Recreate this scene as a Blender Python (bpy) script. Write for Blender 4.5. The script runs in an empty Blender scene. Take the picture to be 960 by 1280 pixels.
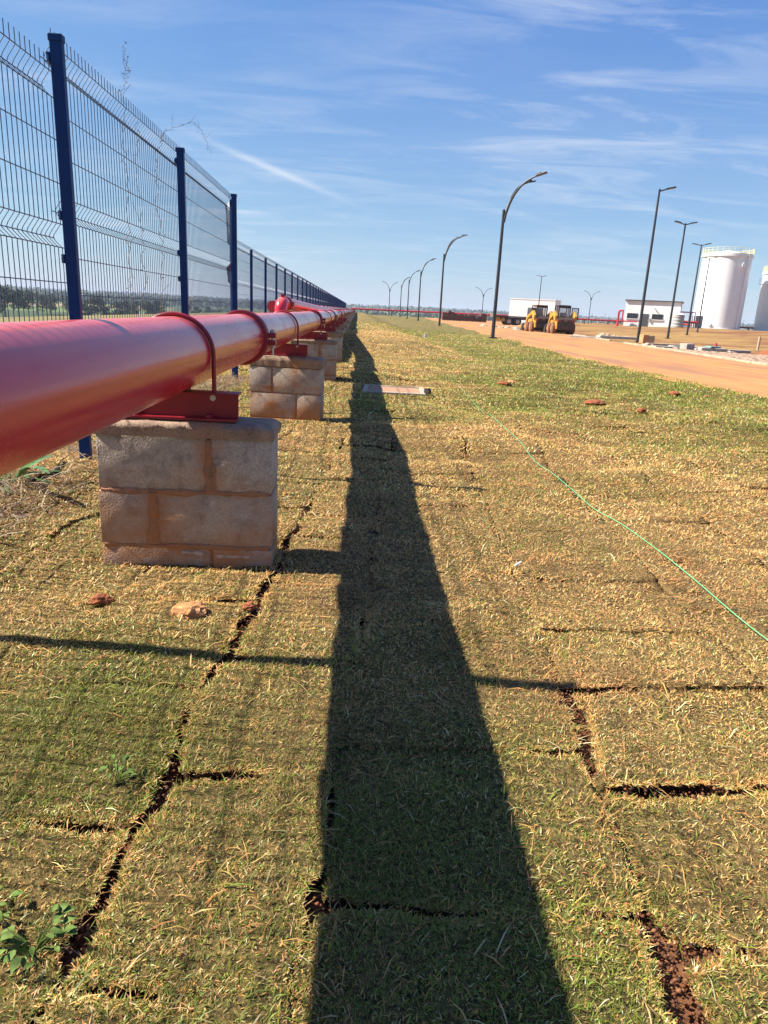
import bpy, bmesh, math, random
import numpy as np
from mathutils import Vector, Matrix
R = math.radians
rng = np.random.default_rng(7)
random.seed(7)
SC = bpy.context.scene
COL = SC.collection

# ------------------------------------------------------------------ camera
CAM_H = .88
cam_d = bpy.data.cameras.new('camera')
cam = bpy.data.objects.new('camera', cam_d); COL.objects.link(cam)
FPX, ROLL, VP = 870.0, R(2.9), (447.0, 387.0)      # focal length in photo pixels, tilt of the horizon, where the pipe runs to
_d = Vector((VP[0]-480, -(VP[1]-640), -FPX)).normalized()
_hd = Vector((math.cos(ROLL), -math.sin(ROLL), 0))
_up = _hd.cross(_d).normalized()
_x = _d.cross(_up)
cam.matrix_world = Matrix.Translation((0, 0, CAM_H)) @ Matrix((_x, _d, _up)).to_4x4()
cam_d.sensor_fit = 'VERTICAL'; cam_d.sensor_height = 36; cam_d.lens = 36*FPX/1280
cam_d.clip_start = .02; cam_d.clip_end = 30000
SC.camera = cam

# ------------------------------------------------------------------ sun, sky, exposure
SUN_EL = R(43.5)
_az = math.atan2(.0925, 1.0)
SUN = Vector((-math.cos(SUN_EL)*math.cos(_az), math.cos(SUN_EL)*math.sin(_az), math.sin(SUN_EL)))
sl = bpy.data.lights.new('sun', 'SUN'); sl.energy = 5.0; sl.angle = R(.53); sl.color = (1, .945, .86)
so = bpy.data.objects.new('sun', sl); COL.objects.link(so)
so.rotation_euler = (-SUN).to_track_quat('-Z', 'Y').to_euler()
SC.view_settings.view_transform = 'Standard'
SC.view_settings.look = 'None'
SC.view_settings.exposure = 1.42
SC.view_settings.gamma = 1

W = bpy.data.worlds.new('World'); SC.world = W; W.use_nodes = True
nt = W.node_tree; nt.nodes.clear()
def N(t, ty, **kw):
    n = t.nodes.new(ty)
    for k, v in kw.items(): setattr(n, k, v)
    return n
def L(t, a, b): t.links.new(a, b)
def math_node(t, op, a, b=None, c=None, clamp=False):
    n = N(t, 'ShaderNodeMath', operation=op, use_clamp=clamp)
    for i, v in enumerate((a, b, c)):
        if v is None: continue
        if isinstance(v, (int, float)): n.inputs[i].default_value = v
        else: L(t, v, n.inputs[i])
    return n.outputs[0]
def ramp(t, fac, stops, interp='LINEAR'):
    n = N(t, 'ShaderNodeValToRGB'); cr = n.color_ramp; cr.interpolation = interp
    while len(cr.elements) < len(stops): cr.elements.new(.5)
    for e, (p, c) in zip(cr.elements, stops):
        e.position = p; e.color = (*c, 1) if len(c) == 3 else c
    L(t, fac, n.inputs[0]); return n.outputs[0]
def mixc(t, fac, a, b, blend='MIX'):
    n = N(t, 'ShaderNodeMix', data_type='RGBA', blend_type=blend)
    for s, v in ((n.inputs['Factor'], fac), (n.inputs[6], a), (n.inputs[7], b)):
        if isinstance(v, (int, float)): s.default_value = v
        elif isinstance(v, tuple): s.default_value = (*v, 1) if len(v) == 3 else v
        else: L(t, v, s)
    return n.outputs[2]

sky = N(nt, 'ShaderNodeTexSky', sky_type='NISHITA', sun_disc=False)
sky.sun_elevation = SUN_EL
sky.sun_rotation = math.atan2(SUN.x, SUN.y)
sky.air_density = 1.0; sky.dust_density = .35; sky.ozone_density = 2.2; sky.altitude = 600
tc = N(nt, 'ShaderNodeTexCoord')
sep = N(nt, 'ShaderNodeSeparateXYZ'); L(nt, tc.outputs['Generated'], sep.inputs[0])
den = math_node(nt, 'ADD', math_node(nt, 'MAXIMUM', sep.outputs[2], 0.0), .10)
u = math_node(nt, 'DIVIDE', sep.outputs[0], den)
v = math_node(nt, 'DIVIDE', sep.outputs[1], den)
comb = N(nt, 'ShaderNodeCombineXYZ'); L(nt, u, comb.inputs[0]); L(nt, v, comb.inputs[1])
# cirrus: a warped, stretched noise, thinned by a broader one
def noise_at(rot, scale, loc, sc, det, rough, dist):
    mp = N(nt, 'ShaderNodeMapping'); mp.inputs['Rotation'].default_value = (0, 0, R(rot)); mp.inputs['Scale'].default_value = scale; mp.inputs['Location'].default_value = loc
    L(nt, comb.outputs[0], mp.inputs[0])
    n1 = N(nt, 'ShaderNodeTexNoise'); n1.inputs['Scale'].default_value = sc; n1.inputs['Detail'].default_value = det; n1.inputs['Roughness'].default_value = rough; n1.inputs['Distortion'].default_value = dist
    L(nt, mp.outputs[0], n1.inputs['Vector']); return n1.outputs[0]
fine = ramp(nt, noise_at(-12, (.5, 1.5, 1), (3.7, 1.9, 0), 2.2, 11, .66, .9), [(.47, (0, 0, 0)), (.74, (1, 1, 1))])
soft = ramp(nt, noise_at(8, (.35, .8, 1), (8.1, 4.4, 0), 1.1, 6, .6, .4), [(.40, (0, 0, 0)), (.72, (1, 1, 1))])
broad = ramp(nt, noise_at(20, (.3, .42, 1), (1.3, 7.4, 0), 1.0, 3, .5, 0), [(.34, (.15,)*3), (.62, (1, 1, 1))])
def bank(dx, dz, sharp):
    d_ = Vector((dx, 1, dz)).normalized(); vm = N(nt, 'ShaderNodeVectorMath', operation='DOT_PRODUCT'); L(nt, tc.outputs['Generated'], vm.inputs[0]); vm.inputs[1].default_value = d_
    return math_node(nt, 'EXPONENT', math_node(nt, 'MULTIPLY', math_node(nt, 'SUBTRACT', vm.outputs['Value'], 1.0), sharp))
banks = math_node(nt, 'ADD', math_node(nt, 'ADD', math_node(nt, 'MULTIPLY', bank(.36, .34, 22), .95), math_node(nt, 'MULTIPLY', math_node(nt, 'ADD', bank(-.10, .11, 150), math_node(nt, 'MULTIPLY', bank(-.36, .16, 60), .7)), .95)), math_node(nt, 'ADD', math_node(nt, 'MULTIPLY', bank(.20, .12, 60), .40), .05), clamp=True)
cl = math_node(nt, 'MULTIPLY', math_node(nt, 'ADD', math_node(nt, 'MULTIPLY', fine, .85), math_node(nt, 'MULTIPLY', soft, .22), clamp=True), math_node(nt, 'MULTIPLY', banks, math_node(nt, 'ADD', math_node(nt, 'MULTIPLY', broad, .6), .4)))
# one long vapour trail low on the left
ta = math_node(nt, 'SUBTRACT', sep.outputs[2], math_node(nt, 'MULTIPLY_ADD', sep.outputs[0], -.315, .1305))
tw = math_node(nt, 'DIVIDE', ta, .0042)
tg = math_node(nt, 'EXPONENT', math_node(nt, 'MULTIPLY', math_node(nt, 'MULTIPLY', tw, tw), -1.0))
tx = math_node(nt, 'DIVIDE', math_node(nt, 'ADD', sep.outputs[0], .115), .075)
tg2 = math_node(nt, 'EXPONENT', math_node(nt, 'MULTIPLY', math_node(nt, 'MULTIPLY', tx, tx), -1.0))
tr = math_node(nt, 'MULTIPLY', math_node(nt, 'MULTIPLY', tg, tg2), math_node(nt, 'GREATER_THAN', sep.outputs[1], 0.0))
cl = math_node(nt, 'ADD', math_node(nt, 'MULTIPLY', cl, .58), math_node(nt, 'MULTIPLY', tr, .42), clamp=True)
# the camera's rendering of that sky: deeper blue overhead, flatter and greyer towards the horizon
sr = N(nt, 'ShaderNodeSeparateColor'); L(nt, sky.outputs[0], sr.inputs[0])
cr_ = N(nt, 'ShaderNodeCombineColor')
for k, (gain, power) in enumerate(((.62, .94), (1.00, .77), (2.85, .31))):
    L(nt, math_node(nt, 'MULTIPLY', math_node(nt, 'POWER', sr.outputs[k], power), gain), cr_.inputs[k])
skc = mixc(nt, cl, cr_.outputs[0], (5.6, 5.9, 6.3))
bg = N(nt, 'ShaderNodeBackground'); bg.inputs['Strength'].default_value = .062
L(nt, skc, bg.inputs['Color'])
wo = N(nt, 'ShaderNodeOutputWorld'); L(nt, bg.outputs[0], wo.inputs['Surface'])
SC.cycles.volume_bounces = 0; SC.cycles.max_bounces = 8; SC.cycles.transparent_max_bounces = 8
SC.cycles.diffuse_bounces = 3; SC.cycles.glossy_bounces = 3
try: SC.cycles.volume_max_steps = 64
except Exception: pass

# ------------------------------------------------------------------ noise and terrain
def _hash(ix, iy, seed):
    h = (ix.astype(np.int64)*374761393 + iy.astype(np.int64)*668265263 + seed*974711) & 0xffffffff
    h = ((h ^ (h >> 13))*1274126177) & 0xffffffff
    return ((h ^ (h >> 16)) & 0xffff)/65535.0
def vnoise(x, y, seed=0):
    x = np.asarray(x, float); y = np.asarray(y, float)
    ix = np.floor(x); iy = np.floor(y); fx = x-ix; fy = y-iy
    fx = fx*fx*(3-2*fx); fy = fy*fy*(3-2*fy)
    a = _hash(ix, iy, seed); b = _hash(ix+1, iy, seed); c = _hash(ix, iy+1, seed); d = _hash(ix+1, iy+1, seed)
    return (a*(1-fx)+b*fx)*(1-fy)+(c*(1-fx)+d*fx)*fy
def fbm(x, y, seed=0, oct=4):
    s = 0; a = .5; t = 0
    for o in range(oct):
        s = s+a*vnoise(np.asarray(x)*2**o+17.3*o, np.asarray(y)*2**o-9.1*o, seed+o*31); t += a; a *= .5
    return s/t
def sstep(a, b, x):
    t = np.clip((np.asarray(x, float)-a)/(b-a), 0, 1); return t*t*(3-2*t)
def road_right(y): y = np.asarray(y, float); return 12.4+np.maximum(0, y-31)*.13-.10*np.clip(31-y, 0, 26)
def road_left(y): return 5.75+np.maximum(0, np.asarray(y, float)-20)*.06+.10*(fbm(np.asarray(y)*.5, 3.3, 71, 3)-.5)*2
def T(x, y):
    x = np.asarray(x, float); y = np.asarray(y, float)
    z = .8*sstep(0, 35, x-road_right(np.clip(y, 0, 200))-1)*sstep(5, 40, y)
    dx = np.maximum(np.maximum(-3-x, x-125), 0); dy = np.maximum(np.maximum(-80-y, y-166), 0)
    d = np.hypot(dx, dy)
    drop = 7.5*sstep(0, 110, d)
    r = np.hypot(x, y)
    far = sstep(700, 2400, r)*(8+16*(fbm(x/900, y/900, 5, 3)-.35))
    und = sstep(150, 500, r)*3*(fbm(x/160, y/160, 9, 3)-.5)
    return z-drop+far+und
def Tf(x, y): return float(T(x, y))

# ------------------------------------------------------------------ mesh helpers
class MB:
    def __init__(s): s.v = []; s.f = []
    def add(s, vs, fs):
        o = len(s.v); s.v += [tuple(p) for p in vs]; s.f += [tuple(i+o for i in f) for f in fs]; return s
    def box(s, c, d, rz=0, M=None):
        hx, hy, hz = d[0]/2, d[1]/2, d[2]/2
        vs = [Vector((sx*hx, sy*hy, sz*hz)) for sz in (-1, 1) for sy in (-1, 1) for sx in (-1, 1)]
        m = Matrix.Translation(c) @ (M if M is not None else Matrix.Rotation(rz, 4, 'Z'))
        return s.add([m @ p for p in vs], [(0, 2, 3, 1), (4, 5, 7, 6), (0, 1, 5, 4), (2, 6, 7, 3), (0, 4, 6, 2), (1, 3, 7, 5)])
    def b2(s, x0, x1, y0, y1, z0, z1): return s.box(((x0+x1)/2, (y0+y1)/2, (z0+z1)/2), (x1-x0, y1-y0, z1-z0))
    def tube(s, pts, r, n=8, caps=True):
        pts = [Vector(p) for p in pts]; rs = r if isinstance(r, (list, tuple)) else [r]*len(pts)
        vs = []; fs = []; pu = None
        for i, p in enumerate(pts):
            t = (pts[min(i+1, len(pts)-1)]-pts[max(i-1, 0)]).normalized()
            if pu is None:
                a = Vector((0, 0, 1)) if abs(t.z) < .9 else Vector((1, 0, 0))
                pu = (a-t*a.dot(t)).normalized()
            else: pu = (pu-t*pu.dot(t)).normalized()
            w = t.cross(pu)
            for k in range(n):
                an = 2*math.pi*k/n
                vs.append(p+(pu*math.cos(an)+w*math.sin(an))*rs[i])
        for i in range(len(pts)-1):
            for k in range(n):
                fs.append((i*n+k, i*n+(k+1) % n, (i+1)*n+(k+1) % n, (i+1)*n+k))
        if caps: fs.append(tuple(range(n))[::-1]); fs.append(tuple((len(pts)-1)*n+k for k in range(n)))
        return s.add(vs, fs)
    def lathe(s, prof, n=32, axis='Z', c=(0, 0, 0)):
        vs = []; fs = []
        for (r, h) in prof:
            for k in range(n):
                a = 2*math.pi*k/n; p = (r*math.cos(a), r*math.sin(a), h)
                if axis == 'X': p = (p[2], p[0], p[1])
                if axis == 'Y': p = (p[0], p[2], p[1])
                vs.append((p[0]+c[0], p[1]+c[1], p[2]+c[2]))
        for i in range(len(prof)-1):
            for k in range(n): fs.append((i*n+k, i*n+(k+1) % n, (i+1)*n+(k+1) % n, (i+1)*n+k))
        fs.append(tuple(range(n))[::-1]); fs.append(tuple((len(prof)-1)*n+k for k in range(n)))
        return s.add(vs, fs)
    def prism(s, poly, y0, y1, axis='Y'):
        n = len(poly); vs = []
        for y in (y0, y1):
            for (a, b) in poly:
                vs.append((a, y, b) if axis == 'Y' else (y, a, b) if axis == 'X' else (a, b, y))
        fs = [tuple(range(n)), tuple(range(n, 2*n))[::-1]]+[(k, k+n, (k+1) % n+n, (k+1) % n) for k in range(n)]
        return s.add(vs, fs)
    def mesh(s, name, mat, smooth=None, bevel=0, segs=2, jit=0):
        me = bpy.data.meshes.new(name)
        me.from_pydata(s.v, [], s.f)
        bm = bmesh.new(); bm.from_mesh(me)
        bmesh.ops.recalc_face_normals(bm, faces=bm.faces)
        if bevel:
            es = [e for e in bm.edges if len(e.link_faces) == 2 and e.calc_face_angle(0) > .5]
            bmesh.ops.bevel(bm, geom=es, offset=bevel, segments=segs, affect='EDGES', profile=.5, clamp_overlap=True)
        if jit:
            for q in bm.verts: q.co += Vector((random.uniform(-jit, jit), random.uniform(-jit, jit), random.uniform(-jit, jit)))
        bm.to_mesh(me); bm.free()
        me.materials.append(mat)
        if smooth is not None:
            me.polygons.foreach_set('use_smooth', [True]*len(me.polygons))
            if smooth < 170:
                try: me.set_sharp_from_angle(angle=R(smooth))
                except Exception: pass
        return me
    def build(s, name, mat, parent=None, loc=(0, 0, 0), **kw):
        return link(name, s.mesh(name, mat, **kw), parent, loc)
def link(name, me, parent=None, loc=(0, 0, 0), rz=0):
    o = bpy.data.objects.new(name, me); COL.objects.link(o); o.location = loc; o.rotation_euler = (0, 0, rz)
    if parent is not None: o.parent = parent
    return o
def tag(o, label, cat, group=None):
    o['label'] = label; o['category'] = cat
    if group: o['group'] = group
    return o
def thing(name, label, cat, loc=(0, 0, 0), rz=0, group=None):
    o = link(name, None, None, loc, rz); o.empty_display_size = .2
    return tag(o, label, cat, group)
def struct(o): o['kind'] = 'structure'; return o
def stuff(o): o['kind'] = 'stuff'; return o
KIDS = {}
def dup(o, loc, rz=None, label=None):
    c = o.copy(); COL.objects.link(c); c.location = loc
    if rz is not None: c.rotation_euler = (0, 0, rz)
    if label: c['label'] = label
    for ch in o.children:
        k = ch.copy(); COL.objects.link(k); k.parent = c
        for g in ch.children:
            d = g.copy(); COL.objects.link(d); d.parent = k
    return c
def np_mesh(name, V, F, mat, col=None, smooth=False):
    """V (n,3), F (m,3 or 4) arrays"""
    me = bpy.data.meshes.new(name); k = F.shape[1]
    me.vertices.add(len(V)); me.vertices.foreach_set('co', np.ascontiguousarray(V, np.float32).ravel())
    me.loops.add(F.size); me.loops.foreach_set('vertex_index', np.ascontiguousarray(F, np.int32).ravel())
    me.polygons.add(len(F)); me.polygons.foreach_set('loop_start', np.arange(0, F.size, k, dtype=np.int32))
    if smooth: me.polygons.foreach_set('use_smooth', np.ones(len(F), bool))
    me.update(calc_edges=True)
    if col is not None:
        a = me.color_attributes.new('tint', 'FLOAT_COLOR', 'POINT')
        c = np.ones((len(V), 4), np.float32); c[:, :3] = col; a.data.foreach_set('color', c.ravel())
    me.materials.append(mat); return me
def grid(nx, ny):
    i = np.arange(nx-1)[None, :]; j = np.arange(ny-1)[:, None]
    a = (j*nx+i).ravel(); return np.stack([a, a+1, a+nx+1, a+nx], 1)

# ------------------------------------------------------------------ materials
def mat(name, col, rough=.6, metal=0, spec=.5, var=.0, vscale=8, bump=0, bscale=60, coat=0):
    m = bpy.data.materials.new(name); m.use_nodes = True; t = m.node_tree; b = t.nodes['Principled BSDF']
    b.inputs['Roughness'].default_value = rough; b.inputs['Metallic'].default_value = metal
    b.inputs['Specular IOR Level'].default_value = spec; b.inputs['Coat Weight'].default_value = coat
    b.inputs['Base Color'].default_value = (*col, 1)
    if var or bump:
        tc = N(t, 'ShaderNodeTexCoord')
        geo = N(t, 'ShaderNodeNewGeometry')
        if var:
            n = N(t, 'ShaderNodeTexNoise'); n.inputs['Scale'].default_value = vscale; n.inputs['Detail'].default_value = 6; n.inputs['Roughness'].default_value = .65
            L(t, geo.outputs['Position'], n.inputs['Vector'])
            lo = tuple(max(0, c*(1-var)) for c in col); hi = tuple(min(1, c*(1+var)) for c in col)
            L(t, ramp(t, n.outputs[0], [(.3, lo), (.7, hi)]), b.inputs['Base Color'])
        if bump:
            n = N(t, 'ShaderNodeTexNoise'); n.inputs['Scale'].default_value = bscale; n.inputs['Detail'].default_value = 5
            L(t, geo.outputs['Position'], n.inputs['Vector'])
            bp = N(t, 'ShaderNodeBump'); bp.inputs['Strength'].default_value = bump; bp.inputs['Distance'].default_value = .01
            L(t, n.outputs[0], bp.inputs['Height']); L(t, bp.outputs[0], b.inputs['Normal'])
    return m
def nodes(m): return m.node_tree, m.node_tree.nodes['Principled BSDF']

# glossy red pipe paint, dusty, with the lit top's paler pink put into the colour
M_PIPE = mat('red_pipe_paint', (.56, .018, .040), .25, spec=.5)
t, b = nodes(M_PIPE)
geo = N(t, 'ShaderNodeNewGeometry')
n = N(t, 'ShaderNodeTexNoise'); n.inputs['Scale'].default_value = 5; n.inputs['Detail'].default_value = 7; n.inputs['Roughness'].default_value = .7
mpn = N(t, 'ShaderNodeMapping'); mpn.inputs['Scale'].default_value = (1, .35, 1); L(t, geo.outputs['Position'], mpn.inputs[0]); L(t, mpn.outputs[0], n.inputs['Vector'])
sp = N(t, 'ShaderNodeSeparateXYZ'); L(t, geo.outputs['Normal'], sp.inputs[0])
dust_and_lit_top = math_node(t, 'MULTIPLY', ramp(t, sp.outputs[2], [(.3, (.05,)*3), (.9, (.55,)*3)]), ramp(t, n.outputs[0], [(.34, (.12,)*3), (.66, (1,)*3)]))
L(t, mixc(t, dust_and_lit_top, (.56, .018, .040), (.76, .27, .19)), b.inputs['Base Color'])
L(t, ramp(t, n.outputs[0], [(.3, (.15,)*3), (.7, (.30,)*3)]), b.inputs['Roughness'])
nb = N(t, 'ShaderNodeTexNoise'); nb.inputs['Scale'].default_value = 30; nb.inputs['Detail'].default_value = 3; L(t, mpn.outputs[0], nb.inputs['Vector'])
bp = N(t, 'ShaderNodeBump'); bp.inputs['Strength'].default_value = .05; bp.inputs['Distance'].default_value = .01; L(t, nb.outputs[0], bp.inputs['Height']); L(t, bp.outputs[0], b.inputs['Normal'])

M_REDS = mat('red_steel_paint', (.23, .006, .016), .42, var=.2, vscale=14)
M_REDF = mat('far_red_paint', (.42, .02, .03), .5)
M_BOLT = mat('galvanised_bolt', (.45, .42, .38), .45, metal=.8, var=.3, vscale=60)
M_NAVY = mat('navy_fence_coating', (.002, .028, .125), .45, spec=.22, var=.12, vscale=5)
M_WIRE = mat('navy_wire_coating', (.014, .036, .090), .45)
M_TWIG = mat('dry_vine_stem', (.13, .09, .055), .9)
M_TWIGL = mat('dry_vine_leaf', (.17, .13, .07), .9)

def concrete(name, grey, stain=(.30, .12, .045), amount=.5):
    m = mat(name, grey, .9, spec=.2); t, b = nodes(m)
    geo = N(t, 'ShaderNodeNewGeometry'); oi = N(t, 'ShaderNodeObjectInfo')
    n = N(t, 'ShaderNodeTexNoise'); n.inputs['Scale'].default_value = 7; n.inputs['Detail'].default_value = 8; n.inputs['Roughness'].default_value = .68
    L(t, geo.outputs['Position'], n.inputs['Vector'])
    f = N(t, 'ShaderNodeTexNoise'); f.inputs['Scale'].default_value = 150; f.inputs['Detail'].default_value = 4; L(t, geo.outputs['Position'], f.inputs['Vector'])
    pores = N(t, 'ShaderNodeTexVoronoi'); pores.inputs['Scale'].default_value = 70; L(t, geo.outputs['Position'], pores.inputs['Vector'])
    base = mixc(t, ramp(t, f.outputs[0], [(.3, (0,)*3), (.7, (1,)*3)]), tuple(c*.72 for c in grey), tuple(c*1.2 for c in grey))
    base = mixc(t, ramp(t, oi.outputs['Random'], [(0, (0,)*3), (1, (.45,)*3)]), base, tuple(c*.75*k for c, k in zip(grey, (1.1, .95, .8))))
    base = mixc(t, ramp(t, pores.outputs['Distance'], [(.06, (.45,)*3), (.2, (0,)*3)]), base, tuple(c*.35 for c in grey))
    sp = N(t, 'ShaderNodeSeparateXYZ'); L(t, geo.outputs['Position'], sp.inputs[0])
    low = ramp(t, math_node(t, 'ADD', math_node(t, 'MULTIPLY', sp.outputs[2], -1.6), math_node(t, 'MULTIPLY', n.outputs[0], 1.25)), [(.14, (.0,)*3), (.42, (amount*.5,)*3), (.64, (.95,)*3)])
    to = N(t, 'ShaderNodeTexCoord'); so_ = N(t, 'ShaderNodeSeparateXYZ'); L(t, to.outputs['Object'], so_.inputs[0])
    def hump(v, c, w):
        d_ = math_node(t, 'DIVIDE', math_node(t, 'SUBTRACT', v, c), w); return math_node(t, 'EXPONENT', math_node(t, 'MULTIPLY', math_node(t, 'MULTIPLY', d_, d_), -1.0))
    up_ = math_node(t, 'GREATER_THAN', so_.outputs[2], .246)
    jn = math_node(t, 'ADD', math_node(t, 'MULTIPLY', hump(so_.outputs[0], .085, .05), up_), math_node(t, 'MULTIPLY', hump(so_.outputs[0], -.10, .07), math_node(t, 'SUBTRACT', 1.0, up_)))
    jn = math_node(t, 'ADD', jn, math_node(t, 'MULTIPLY', hump(so_.outputs[2], .235, .022), .6))
    n3 = N(t, 'ShaderNodeTexNoise'); n3.inputs['Scale'].default_value = 16; n3.inputs['Detail'].default_value = 7; n3.inputs['Roughness'].default_value = .7; L(t, geo.outputs['Position'], n3.inputs['Vector'])
    jn = math_node(t, 'MULTIPLY', jn, ramp(t, n3.outputs[0], [(.38, (0,)*3), (.62, (.95,)*3)]), clamp=True)
    base = mixc(t, 1.0, base, ramp(t, n3.outputs[0], [(.32, (.62, .60, .58)), (.5, (1,)*3), (.7, (1.16, 1.12, 1.05))]), 'MULTIPLY')
    L(t, mixc(t, math_node(t, 'MAXIMUM', low, jn), base, stain), b.inputs['Base Color'])
    bp = N(t, 'ShaderNodeBump'); bp.inputs['Strength'].default_value = .7; bp.inputs['Distance'].default_value = .005
    L(t, math_node(t, 'ADD', f.outputs[0], math_node(t, 'MULTIPLY', ramp(t, pores.outputs['Distance'], [(.03, (0,)*3), (.25, (1,)*3)]), .6)), bp.inputs['Height']); L(t, bp.outputs[0], b.inputs['Normal'])
    return m
M_BLOCK = concrete('grey_block_concrete', (.45, .385, .315), (.40, .17, .065), .8)
M_MORTAR = concrete('stained_mortar', (.34, .20, .125), (.38, .15, .055), .9)
M_LIME = mat('pale_lime_smear', (.40, .27, .19), .5, var=.5, vscale=40)
M_CAP = concrete('rough_cap_concrete', (.34, .24, .165), (.36, .16, .06), .8)
M_SLAB = mat('pinkish_slab_concrete', (.36, .19, .105), .9, var=.3, vscale=9, bump=.4)
M_FRAME = mat('pale_frame_concrete', (.36, .28, .20), .9, var=.25, vscale=16, bump=.4)
M_CONC = mat('pale_concrete', (.38, .33, .275), .9, var=.25, vscale=3, bump=.4, bscale=20)
M_PAVER = mat('dusty_paver', (.33, .22, .15), .9, var=.3, vscale=2)
M_CONCD = mat('dirty_concrete', (.36, .25, .16), .9, var=.35, vscale=2, bump=.4, bscale=20)
M_SOILC = mat('red_clod_soil', (.25, .085, .038), .95, spec=.1, var=.4, vscale=35, bump=.8, bscale=60)
M_SOILO = mat('orange_clod_soil', (.46, .22, .09), .95, spec=.1, var=.45, vscale=30, bump=.8, bscale=60)
M_DARK = mat('dark_steel_pole', (.022, .026, .030), .45)
M_WHITE = mat('white_wall_paint', (.74, .72, .69), .75, var=.06, vscale=.7)
M_TANK = mat('white_tank_paint', (.78, .77, .75), .42, var=.04, vscale=.4)
M_YELR = mat('yellow_railing_paint', (.74, .64, .28), .5)
M_GLASSD = mat('dark_window_glass', (.02, .024, .028), .12)
M_GREYD = mat('dark_grey_metal', (.06, .062, .066), .5, var=.2)
M_GREYM = mat('mid_grey_render', (.30, .29, .28), .8, var=.15)
M_ROOFD = mat('dark_roof_trim', (.05, .055, .065), .6)
M_YEL = mat('yellow_machine_paint', (.40, .20, .02), .55, var=.45, vscale=3)
M_BLK = mat('black_machine_steel', (.035, .027, .022), .6, var=.5, vscale=4)
M_BROWNM = mat('dusty_rear_door', (.06, .034, .022), .6, var=.55, vscale=5)
M_TYRE = mat('dusty_tyre_rubber', (.17, .075, .04), .95, var=.45, vscale=6)
M_RIM = mat('dusty_yellow_rim', (.26, .13, .055), .7, var=.4)
M_BRICK = mat('dark_red_brick', (.10, .038, .024), .9, var=.4, vscale=3)
M_BRICKO = mat('orange_hollow_brick', (.48, .21, .09), .9, var=.25, vscale=5)
M_WOOD = mat('weathered_timber', (.14, .10, .07), .85, var=.3)
M_TRUCK = mat('dark_truck_paint', (.04, .035, .032), .45, var=.3)
M_ROPE = mat('green_nylon_rope', (.12, .40, .17), .6)
M_LEAFW = mat('weed_leaf', (.10, .155, .03), .75, spec=.2, var=.35, vscale=60)
M_LEAFL = mat('long_leaf_green', (.07, .16, .03), .4, var=.3, vscale=20)
M_PLAST = mat('white_plastic_scrap', (.75, .74, .72), .5)
M_LED = mat('lamp_lens_glass', (.35, .36, .36), .3)
M_TEAL = mat('faded_teal_sheet', (.14, .28, .24), .7, var=.3)

# turf under the blades
M_TURF = bpy.data.materials.new('turf_thatch'); M_TURF.use_nodes = True
t, b = nodes(M_TURF); b.inputs['Roughness'].default_value = 1; b.inputs['Specular IOR Level'].default_value = .1
at = N(t, 'ShaderNodeAttribute', attribute_name='tint'); geo = N(t, 'ShaderNodeNewGeometry')
n = N(t, 'ShaderNodeTexNoise'); n.inputs['Scale'].default_value = 95; n.inputs['Detail'].default_value = 6; n.inputs['Roughness'].default_value = .7; L(t, geo.outputs['Position'], n.inputs['Vector'])
n5 = N(t, 'ShaderNodeTexNoise'); n5.inputs['Scale'].default_value = 7; n5.inputs['Detail'].default_value = 6; n5.inputs['Roughness'].default_value = .75; L(t, geo.outputs['Position'], n5.inputs['Vector'])
c = mixc(t, 1.0, at.outputs['Color'], ramp(t, n.outputs[0], [(.36, (.16,)*3), (.50, (.75,)*3), (.66, (1.6, 1.55, 1.45))]), 'MULTIPLY')
c = mixc(t, 1.0, c, ramp(t, n5.outputs[0], [(.3, (.70, .66, .62)), (.7, (1.25,)*3)]), 'MULTIPLY')
L(t, c, b.inputs['Base Color'])
bp = N(t, 'ShaderNodeBump'); bp.inputs['Strength'].default_value = .8; bp.inputs['Distance'].default_value = .02; L(t, n.outputs[0], bp.inputs['Height']); L(t, bp.outputs[0], b.inputs['Normal'])

# blades
M_BLADE = bpy.data.materials.new('grass_blade'); M_BLADE.use_nodes = True
t = M_BLADE.node_tree; t.nodes.clear()
at = N(t, 'ShaderNodeAttribute', attribute_name='tint')
df = N(t, 'ShaderNodeBsdfPrincipled'); df.inputs['Roughness'].default_value = .55; df.inputs['Specular IOR Level'].default_value = .35; L(t, at.outputs['Color'], df.inputs['Base Color'])
tl = N(t, 'ShaderNodeBsdfTranslucent'); L(t, at.outputs['Color'], tl.inputs['Color'])
mx = N(t, 'ShaderNodeMixShader'); mx.inputs[0].default_value = .40; L(t, df.outputs[0], mx.inputs[1]); L(t, tl.outputs[0], mx.inputs[2])
om = N(t, 'ShaderNodeOutputMaterial'); L(t, mx.outputs[0], om.inputs['Surface'])

# wide ground: red soil close by, fields beyond
M_GROUND = bpy.data.materials.new('soil_and_fields'); M_GROUND.use_nodes = True
t, b = nodes(M_GROUND); b.inputs['Roughness'].default_value = 1; b.inputs['Specular IOR Level'].default_value = .1
at = N(t, 'ShaderNodeAttribute', attribute_name='tint'); geo = N(t, 'ShaderNodeNewGeometry')
n = N(t, 'ShaderNodeTexNoise'); n.inputs['Scale'].default_value = 1.1; n.inputs['Detail'].default_value = 12; n.inputs['Roughness'].default_value = .72; L(t, geo.outputs['Position'], n.inputs['Vector'])
L(t, mixc(t, 1.0, at.outputs['Color'], ramp(t, n.outputs[0], [(.3, (.55, .52, .5)), (.7, (1.4, 1.4, 1.4))]), 'MULTIPLY'), b.inputs['Base Color'])
bp = N(t, 'ShaderNodeBump'); bp.inputs['Strength'].default_value = .6; bp.inputs['Distance'].default_value = .08; L(t, n.outputs[0], bp.inputs['Height']); L(t, bp.outputs[0], b.inputs['Normal'])

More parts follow.
